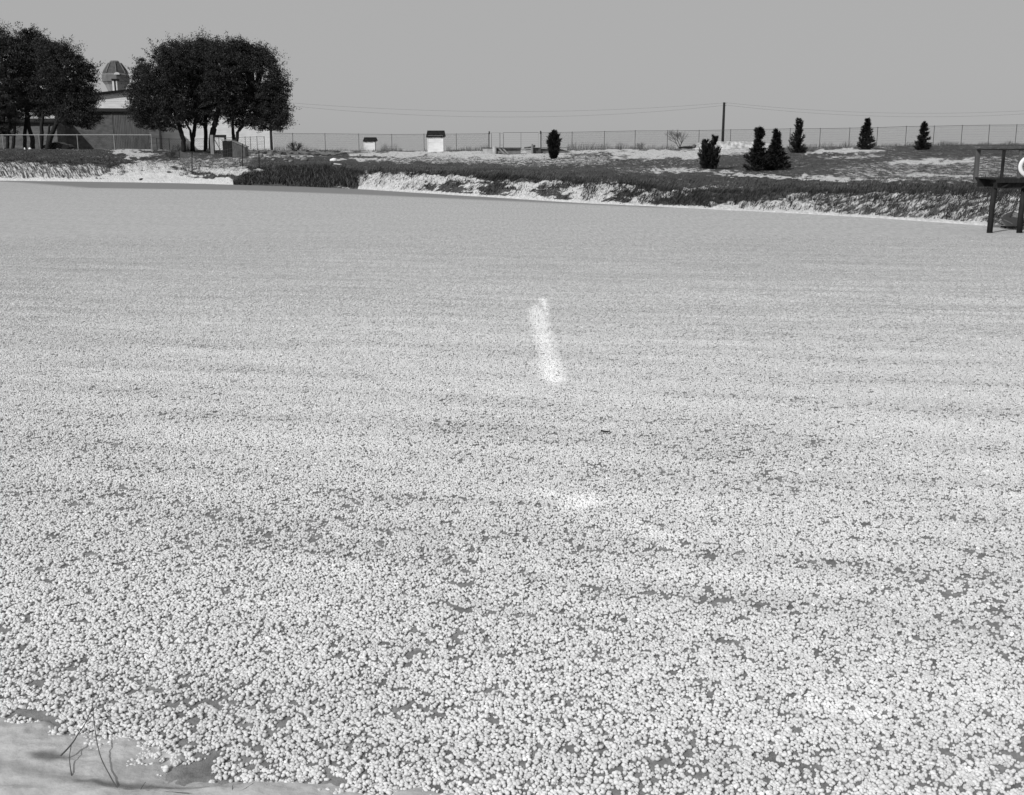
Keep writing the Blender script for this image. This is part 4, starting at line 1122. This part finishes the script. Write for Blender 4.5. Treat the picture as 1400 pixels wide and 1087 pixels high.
rock_lbl = ['leftmost snow-dusted rock of the rubble right of the hutch', 'jagged snow-dusted rock near the left end of the rubble', 'small flat rock at the top of the rubble under the thin pole', 'largest snow-dusted rock in the middle of the rubble',
  'small rock at the rubble top, just right of the thin pole', 'rounded rock right of the middle of the rubble', 'broad pale rock toward the right of the rubble', 'lumpy rock in the lower right of the rubble', 'small rock at the lower edge of the rubble right half', 'tiny rock at the top right of the rubble',
  'small rock just left of the big boulder', 'big rounded boulder, lone and rightmost below the bare bush', 'rock at the lower left corner of the rubble', 'small low rock at the lower edge of the rubble left half', 'low rock at the lower edge below the rubble middle', 'rock lying by itself left of the big boulder, lowest of all', 'tiny rock under the bare bush', 'tiny rock at the far right under the bare bush']
for i, (x, y, wpx) in enumerate(rk):
    p = ground(x, y + 1); s = mpp(p.y)
    r = blob('rock', p + Vector((0, 0, wpx * s * .12)), wpx * s * .62, wpx * s * .5, wpx * s * .42, M_rock, rock_lbl[i], 'rock', 'rubble rocks beyond the hutch', i + 3, 2, .5)
    if i % 5 != 4 and i != 11:
        c = blob('snow_cap', (0, 0, wpx * s * .14), wpx * s * .4, wpx * s * .33, wpx * s * .2, M_snowcap, seed=i + 40, sub=2, amp=.4); c.parent = r
def hutch():
    g0 = ground(315, 214); Y = g0.y; zb = g0.z - .15
    t = thing('wooden_hutch', (at(318, 205, Y).x, Y, g0.z), 'weathered lean-to hutch with a sloping roof under the right of the oak clump', 'hutch')
    x0, x1, x2 = (at(v, 205, Y).x for v in (304.5, 317.5, 335))
    zt = at(0, 192, Y).z; zr = at(0, 201.5, Y).z
    m = MB(); m.box(x0, x1 - .005, Y - .0, Y + 1.4, zb, zt - .05); 
    for k in range(5): q = x0 + (x1 - x0) * (k + .1) / 5; m.box(q, q + .18, Y - .03, Y - .001, zb, zt - .08)
    m.build('end_wall', M_wooddark, t)  # end wall in darker wood, standing in for shade on this face
    m = MB(); m.add([(x1, Y, zb), (x2, Y, zb), (x2, Y + 1.4, zb), (x1, Y + 1.4, zb), (x1, Y, zt - .12), (x2, Y, zr), (x2, Y + 1.4, zr), (x1, Y + 1.4, zt - .12)],
                    [(0, 3, 2, 1), (4, 5, 6, 7), (0, 1, 5, 4), (1, 2, 6, 5), (2, 3, 7, 6), (3, 0, 4, 7)]); m.build('side_wall', M_wood, t)
    m = MB(); m.add([(x0 - .1, Y - .12, zt), (x1 + .02, Y - .12, zt - .03), (x1 + .02, Y + 1.5, zt - .03), (x0 - .1, Y + 1.5, zt), (x0 - .1, Y - .12, zt + .1), (x1 + .02, Y - .12, zt + .07), (x1 + .02, Y + 1.5, zt + .07), (x0 - .1, Y + 1.5, zt + .1)],
                    [(0, 3, 2, 1), (4, 5, 6, 7), (0, 1, 5, 4), (1, 2, 6, 5), (2, 3, 7, 6), (3, 0, 4, 7)])
    m.add([(x1 + .02, Y - .12, zt - .08), (x2 + .12, Y - .12, zr + .01), (x2 + .12, Y + 1.5, zr + .01), (x1 + .02, Y + 1.5, zt - .08), (x1 + .02, Y - .12, zt + .0), (x2 + .12, Y - .12, zr + .09), (x2 + .12, Y + 1.5, zr + .09), (x1 + .02, Y + 1.5, zt + .0)],
          [(0, 3, 2, 1), (4, 5, 6, 7), (0, 1, 5, 4), (1, 2, 6, 5), (2, 3, 7, 6), (3, 0, 4, 7)])
    m.build('roof', M_woodlight, t)
    # post with a cross beam and brace
    p = ground(291, 211); Yq = p.y; zt2 = at(0, 184.5, Yq).z; xq = at(290.5, 205, Yq).x; s = mpp(Yq)
    t = thing('post_frame', (xq, Yq, p.z), 'grey wooden post with a dark cross beam and diagonal brace before the oak trunks', 'post')
    m = MB(); m.box(xq - 2.2 * s, xq + 2.2 * s, Yq - .15, Yq + .15, p.z - .1, zt2); m.build('post', M_woodlight, t)
    m = MB(); m.box(xq + 2.2 * s + .005, at(310, 205, Yq).x, Yq - .13, Yq + .13, at(0, 188, Yq).z, at(0, 184.5, Yq).z); m.build('cross_beam', M_wooddark, t)
    m = MB(); m.beam((xq + 2.4 * s, Yq - .0, at(0, 188.5, Yq).z), (at(303.5, 205, Yq).x, Yq, p.z + .1), .07, .07); m.build('brace', M_wood, t)
    m = MB(); m.box(at(307.5, 205, Yq).x, at(310, 205, Yq).x, Yq - .1, Yq + .1, p.z, at(0, 188, Yq).z - .005); m.build('short_post', M_wooddark, t)
hutch()
def pen():
    pts = [(245.5, 203, 216), (262.5, 208, 236), (331.5, 196, 228), (354, 206, 232)]
    P = [ground(x, yb) for x, yt, yb in pts]; T = [at(x, yt, p.y) for (x, yt, yb), p in zip(pts, P)]
    t = thing('wire_pen', P[1], 'low sagging chicken-wire pen on thin stakes below the oak clump', 'pen')
    for p, q in zip(P, T):
        m = MB(); m.tube([p - Vector((0, 0, .1)), q], .045, 6); m.build('stake', M_wooddark, t)
    m = MB()
    for i in range(3):
        a, b = P[i], P[i + 1]; ta, tb = T[i] - Vector((0, 0, .15)), T[i + 1] - Vector((0, 0, .15)); n = 2 + int((b - a).length / .25)
        for k in range(n + 1):
            f = k / n; sg = .3 * 4 * f * (1 - f) * .6
            lo_ = a.lerp(b, f); hi_ = ta.lerp(tb, f) - Vector((0, 0, sg))
            m.tube([lo_, hi_], .0045, 3)
            if k < n:
                f2 = (k + 1) / n; hi2 = ta.lerp(tb, f2) - Vector((0, 0, .3 * 4 * f2 * (1 - f2) * .6)); lo2 = a.lerp(b, f2)
                for g in (0.0, .2, .4, .6, .8, 1.0): m.tube([lo_.lerp(hi_, g), lo2.lerp(hi2, g)], .004, 3)
    m.build('chicken_wire', mat('rusty_wire', .10, .16, .8, 3), t)
pen()
def bank_bits():
    # dark flat stone on the snowy beach and a few stones along it
    for i, (x, y, wp, lab) in enumerate([(193, 245.5, 7, 'flat dark stone on the snowy beach at the waterline'), (194, 233, 3, 'tiny dark stone high on the snowy beach'), (231, 236, 6, 'thin dark slab on the snowy beach, right of the other stones')]):
        p = ground(x, y); s = mpp(p.y); blob('beach_stone', p + Vector((0, 0, .03)), wp * s * .5, wp * s * .5, wp * s * .18, M_trimdark, lab, 'stone', 'stones on the snowy beach', 70 + i, 2, .4)
    p = ground(285, 209.5); s = mpp(p.y); blob('boulder', p + Vector((0, 0, .2)), 3.6 * s, 3 * s, 3.6 * s, M_conc, 'pale boulder at the foot of the oak trunks, left of the wooden post', 'boulder', None, 91, 3, .3)
    p = ground(42, 203); s = mpp(p.y)
    for i, (x, wp, lab) in enumerate([(34, 2.4, 'small snow-covered lump under the two upright oak trunks'), (41, 4, 'larger snow-covered lump under the oaks, left of the dark car')]):
        p = on_ground(x, 124.0); blob('snowy_lump', p + Vector((0, 0, .15)), wp * s * .5, wp * s * .4, .16, M_snowcap, lab, 'snow lump', 'snow lumps under the left oaks', 95 + i, 2, .45)
    # plank lying in the dark grass
    a = ground(457.5, 231); b = ground(466.5, 231.5); m = MB(); m.beam(a + Vector((0, 0, .45)), b + Vector((0, 0, .4)), .16, .08)
    o = m.build('loose_plank', M_trimlight, None); tag(o, 'short pale plank caught in the reeds left of centre', 'plank')
    a = ground(456, 221); blob('pale_stone', a + Vector((0, 0, .1)), .38, .3, .22, M_snowcap, 'pale snow-capped stone at the left tip of the snow strip', 'stone', None, 99, 2, .4)
bank_bits()
def car():
    Y = 127.5; p = on_ground(76, Y); s = mpp(Y)
    xa = at(58, 205, Y).x; xb = at(95, 205, Y).x; L_ = xb - xa
    t = thing('parked_car', p, 'low dark car parked in the oak shade behind the pale rail fence', 'car')
    pr = [(0, .35), (0, .62), (.08, .74), (.30, .78), (.36, .95), (.45, 1.02), (.62, 1.02), (.74, .84), (.88, .78), (.97, .7), (1, .5), (.99, .35)]
    z0 = p.z - .12; W = 1.6
    def shell(y0, y1, inset, prf):
        v = []; 
        for yy, ins in ((y0, inset), (y0 + .15, 0), (y1 - .15, 0), (y1, inset)):
            for (u, z) in prf: v.append((xa + L_ * (u + (0.5 - u) * ins), yy, z0 + z * (1 - ins * .3)))
        n = len(prf); f = [tuple(range(n))[::-1], tuple(range(3 * n, 4 * n))]
        for r in range(3):
            for k in range(n): f.append((r * n + k, r * n + (k + 1) % n, (r + 1) * n + (k + 1) % n, (r + 1) * n + k))
        return v, f
    m = MB(); m.add(*shell(Y, Y + W, .04, pr)); m.build('body', M_car, t, False)
    m = MB(); m.box(xa + L_ * .40, xa + L_ * .54, Y - .01, Y + .06, z0 + .8, z0 + .95); m.build('side_window', M_glass, t)
    m = MB(); m.box(xa + L_ * .56, xa + L_ * .66, Y - .01, Y + .06, z0 + .8, z0 + .93); m.build('side_window', M_glass, t)
    for u in (.2, .8):
        for yy in (Y - .02, Y + W - .16):
            m = MB(); c = Vector((xa + L_ * u, yy, z0 + .33)); n = 18
            vs = [(c.x + .33 * math.cos(2 * math.pi * k / n), c.y + dy, c.z + .33 * math.sin(2 * math.pi * k / n)) for dy in (0, .18) for k in range(n)]
            m.add(vs, [tuple(range(n)), tuple(range(n, 2 * n))[::-1]] + [(k, k + n, (k + 1) % n + n, (k + 1) % n) for k in range(n)]); m.build('wheel', M_rubber, t)
car()

# ------------------------------------------------------------------ wooden platform with a life ring, and the skiff
def platform():
    base = ice_pt(1356.5, 318.5); Y = base.y; s = (Y * CP + EYE * SP) / FPX
    X = lambda x, y=280: at(x, y, Y).x
    Z = lambda y: at(1357, y, Y).z
    t = thing('wooden_platform', (X(1400), Y, 0), 'dark railed wooden jumping platform on posts in the ice at the right edge', 'platform')
    x0 = X(1360, 243) - .05; x1 = x0 + 4.2; zt = Z(243.5); D = 1.65
    # the deck is seen from slightly above its floor: beams under it
    for k in range(17):
        m = MB(); a = x0 + (x1 - x0) * k / 17; m.box(a, a + (x1 - x0) / 17 - .015, Y - .25, Y + D, zt - .05, zt); m.build('deck_board', M_wooddark, t)
    m = MB(); m.box(x0, x1, Y - .3, Y - .252, zt - .16, zt + .0); m.build('front_fascia', M_wooddark, t)
    m = MB(); m.box(x0 + .02, x1 - .3, Y - .12, Y - .02, zt - .37, zt - .165); m.build('bearer', M_wooddark, t)
    m = MB(); m.box(x0 - .0, x1 - .3, Y + D - .35, Y + D - .25, zt - .35, zt - .055); m.build('bearer', M_wooddark, t)
    for k in range(6):
        m = MB(); q = x0 + .42 + k * .60; m.box(q, q + .07, Y - .018, Y + D - .36, zt - .25, zt - .052); m.build('joist', M_wooddark, t)
    for k in range(4):        # diagonal knee braces under the front edge
        q = X(1362) + .05 + k * .74; m = MB(); m.beam((q, Y - .2, zt - .34), (q + .3, Y - .2, zt - .17), .05, .05); m.build('knee_brace', M_wooddark, t)
    for xx in (X(1357), X(1397.5) + .0, ):
        for yy in (Y + .02,):
            m = MB(); m.tube([(xx + random.uniform(-.01, .01), yy, -.2), (xx, yy, .8), (xx + .02, yy, zt - .37 if yy < Y + 1 else zt - .36)], [.105, .1, .1], 12); m.build('pile', M_wooddark, t, True)
    for yy in (Y + .02, Y + D - .3):
        m = MB(); m.tube([(X(1397.5) + 2.3, yy, -.2), (X(1397.5) + 2.3, yy, zt - .37)], .1, 12); m.build('pile', M_wooddark, t, True)
    zr = Z(203.5)
    m = MB(); m.box(x0 - .03, x0 + .13, Y + D - .02, Y + D + .10, zt - .2, zr + .0); m.build('corner_post', M_wood, t)
    for q, mm in ((X(1361.5), M_wooddark), (X(1384), M_wood), (X(1384) + .95, M_wood), (x1 - .12, M_wood)):
        m = MB(); m.box(q - .045, q + .045, Y - .30, Y - .22, zt + .001, zr - .05); m.build('rail_post', mm, t)
    for yy in ():
        m = MB(); m.box(x0 + .02, x0 + .11, yy - .05, yy + .05, zt + .001, zr - .05); m.build('rail_post', M_wood, t)
    m = MB(); m.box(x0 - .03, x1, Y - .33, Y - .20, zr - .048, zr); m.build('front_rail', M_wooddark, t)
    m = MB(); m.box(x0 - .03, x0 + .12, Y - .195, Y + D, zr - .048, zr); m.build('side_rail', M_wooddark, t)
    # life ring
    c = Vector((X(1399.5, 228), Y - .40, Z(227.3))); R, r = .305, .075
    m = MB(); n1, n2 = 40, 12
    vs = []; fs = []
    for i in range(n1):
        a = 2 * math.pi * i / n1
        for j in range(n2):
            b = 2 * math.pi * j / n2; rr = R + r * math.cos(b); vs.append((c.x + rr * math.cos(a), c.y + r * .7 * math.sin(b), c.z + rr * math.sin(a)))
            fs.append((i * n2 + j, ((i + 1) % n1) * n2 + j, ((i + 1) % n1) * n2 + (j + 1) % n2, i * n2 + (j + 1) % n2))
    m.add(vs, fs)
    o = m.build('life_ring', M_ring, None, True); tag(o, 'white life ring hanging on the railing of the wooden platform', 'life ring')
    m = MB(); m.tube([(c.x, c.y + .06, c.z + R), (c.x, c.y + .05, zr - .03)], .012, 5); q = m.build('hanging_cord', M_stalk, None); q.parent = o
    # skiff seen end-on on a low rack by the shore
    p = ice_pt(1386, 316); Y2 = p.y + 1.1; s2 = (Y2 * CP + EYE * SP) / FPX
    zc = lambda y: at(1386, y, Y2).z
    xm = X(1386) * Y2 / Y
    t = thing('small_skiff', (xm, Y2, 0), 'small grey skiff resting on a low rack under the wooden platform', 'boat')
    zb_, zt_ = max(.12, zc(312)), zc(299.5)
    secs = []; nsec = 10; Lk = 1.9
    for i in range(nsec + 1):
        f = i / nsec; wdt = (1 - (f ** 2.5) * .85) * 14.5 * s2; sh = .06 + .12 * f * f
        secs.append([(xm + f * Lk * xm / Y2 + a * wdt, Y2 + f * Lk, zb_ + (zt_ - zb_) * b + sh * b) for a, b in ((-1.0, 1), (-.86, .55), (-.6, .12), (-.45, 0), (.45, 0), (.6, .12), (.86, .55), (1.0, 1))])
    n = 8; vs = [v for sct in secs for v in sct]; fs = [tuple(range(n))]
    for i in range(nsec):
        for k in range(n - 1): fs.append((i * n + k, i * n + k + 1, (i + 1) * n + k + 1, (i + 1) * n + k))
    m = MB(); m.add(vs, fs); o = m.build('hull', M_hull, t)
    md = o.modifiers.new('thick', 'SOLIDIFY'); md.thickness = .03
    for sgn in (0, 7):
        m = MB(); m.tube([Vector(sct[sgn]) + Vector((0, 0, .015)) for sct in secs], .022, 6); m.build('gunwale', M_trimlight, t)
    m = MB(); m.tube([(xm - 12 * s2, Y2 - .03, zt_ - .02), (xm - 4 * s2, Y2 - .035, zb_ + (zt_ - zb_) * .55), (xm + 0 * s2, Y2 - .035, zb_ + (zt_ - zb_) * .32)], .018, 6); m.build('hull_highlight_line', M_trimlight, t)  # pale tube stands in for a highlight line on the hull end
    m = MB(); m.box(xm, xm + .7, Y2 + .8, Y2 + 1.05, zt_ - .14, zt_ - .11); m.build('thwart', M_woodlight, t)
    for yy in (Y2 + .25, Y2 + 1.4):
        m = MB(); xk = xm + (yy - Y2) * xm / Y2; m.beam((xk - .42, yy, zb_ - .05), (xk + .42, yy, zb_ - .05), .06, .06)
        for q in (-.25, .25): m.beam((xk + q, yy, -.05), (xk + q, yy, zb_ - .08), .05, .05)
        m.build('rack_trestle', M_wooddark, t)
platform()

# ------------------------------------------------------------------ stalks in the near slush
def stalk(name, label, pts, r, group='dry stalks in the near slush'):
    P = []
    for (x, y, z) in pts: P.append(ice_pt(x, y, z * .35 + .035))
    Q = []
    for i in range(len(P) - 1):
        for k in range(5):
            p0 = P[max(i - 1, 0)]; p1 = P[i]; p2 = P[i + 1]; p3 = P[min(i + 2, len(P) - 1)]; f = k / 5
            Q.append(.5 * ((2 * p1) + (p2 - p0) * f + (2 * p0 - 5 * p1 + 4 * p2 - p3) * f * f + (3 * p1 - p0 - 3 * p2 + p3) * f ** 3))
    Q.append(P[-1])
    m = MB(); n = len(Q); m.tube(Q, [r * (1 - .5 * i / n) for i in range(n)], 7); return m
def stalks():
    m = stalk('', '', [(166, 1087, 0), (150, 1060, .05), (136, 1030, .10), (129, 990, .13), (127, 965, .12), (127, 935, .08)], .0032)
    o = m.build('dry_stalk', M_stalk, None, True); tag(o, 'long thin dry stalk curving up over the slush, right of the forked twig', 'stalk', 'dry stalks in the near slush')
    p = ice_pt(102, 1078, 0)
    t = thing('forked_twig', p, 'dark forked twig sticking out of the slush at the lower left', 'twig')
    stalk('', '', [(102, 1079, 0), (97, 1055, .05), (95, 1035, .08), (98, 1016, .10)], .0035).build('stem', M_stalk, t, True)
    stalk('', '', [(83, 1033, .09), (92, 1024, .10), (101, 1013, .10), (107, 1003, .10), (116, 990, .09), (127, 965, .05)], .0045).build('branch', M_stalk, t, True)
    for lab, pts, r in (('short straight stalk in the slush, just left of the small fork', [(190, 1087, 0), (193, 1078, .02), (199, 1069, .04)], .0022),
                        ('short upright stalk at the bottom edge, left of the slanting one', [(317, 1090, 0), (317.5, 1082, .02), (318, 1074, .04)], .0024),
                        ('slanting thin stalk at the bottom edge of the slush', [(318, 1086, 0), (332, 1080, .02), (346, 1071, .03)], .0022)):
        o = stalk('', '', pts, r).build('dry_stalk', M_stalk, None, True); tag(o, lab, 'stalk', 'dry stalks in the near slush')
    o = stalk('', '', [(98, 1081, .0), (140, 1078, .005), (200, 1081, .005), (262, 1085, 0), (300, 1088, 0)], .0045).build('fallen_reed', M_stalk, None, True)
    tag(o, 'dark fallen reed lying flat along the bottom of the slush', 'reed')
    o = stalk('', '', [(822, 589, .0), (828, 590, .01), (834, 589.5, .0)], .011).build('ice_twig', M_wooddark, None, True)
    tag(o, 'small dark twig frozen in the middle of the pond', 'twig')
stalks()
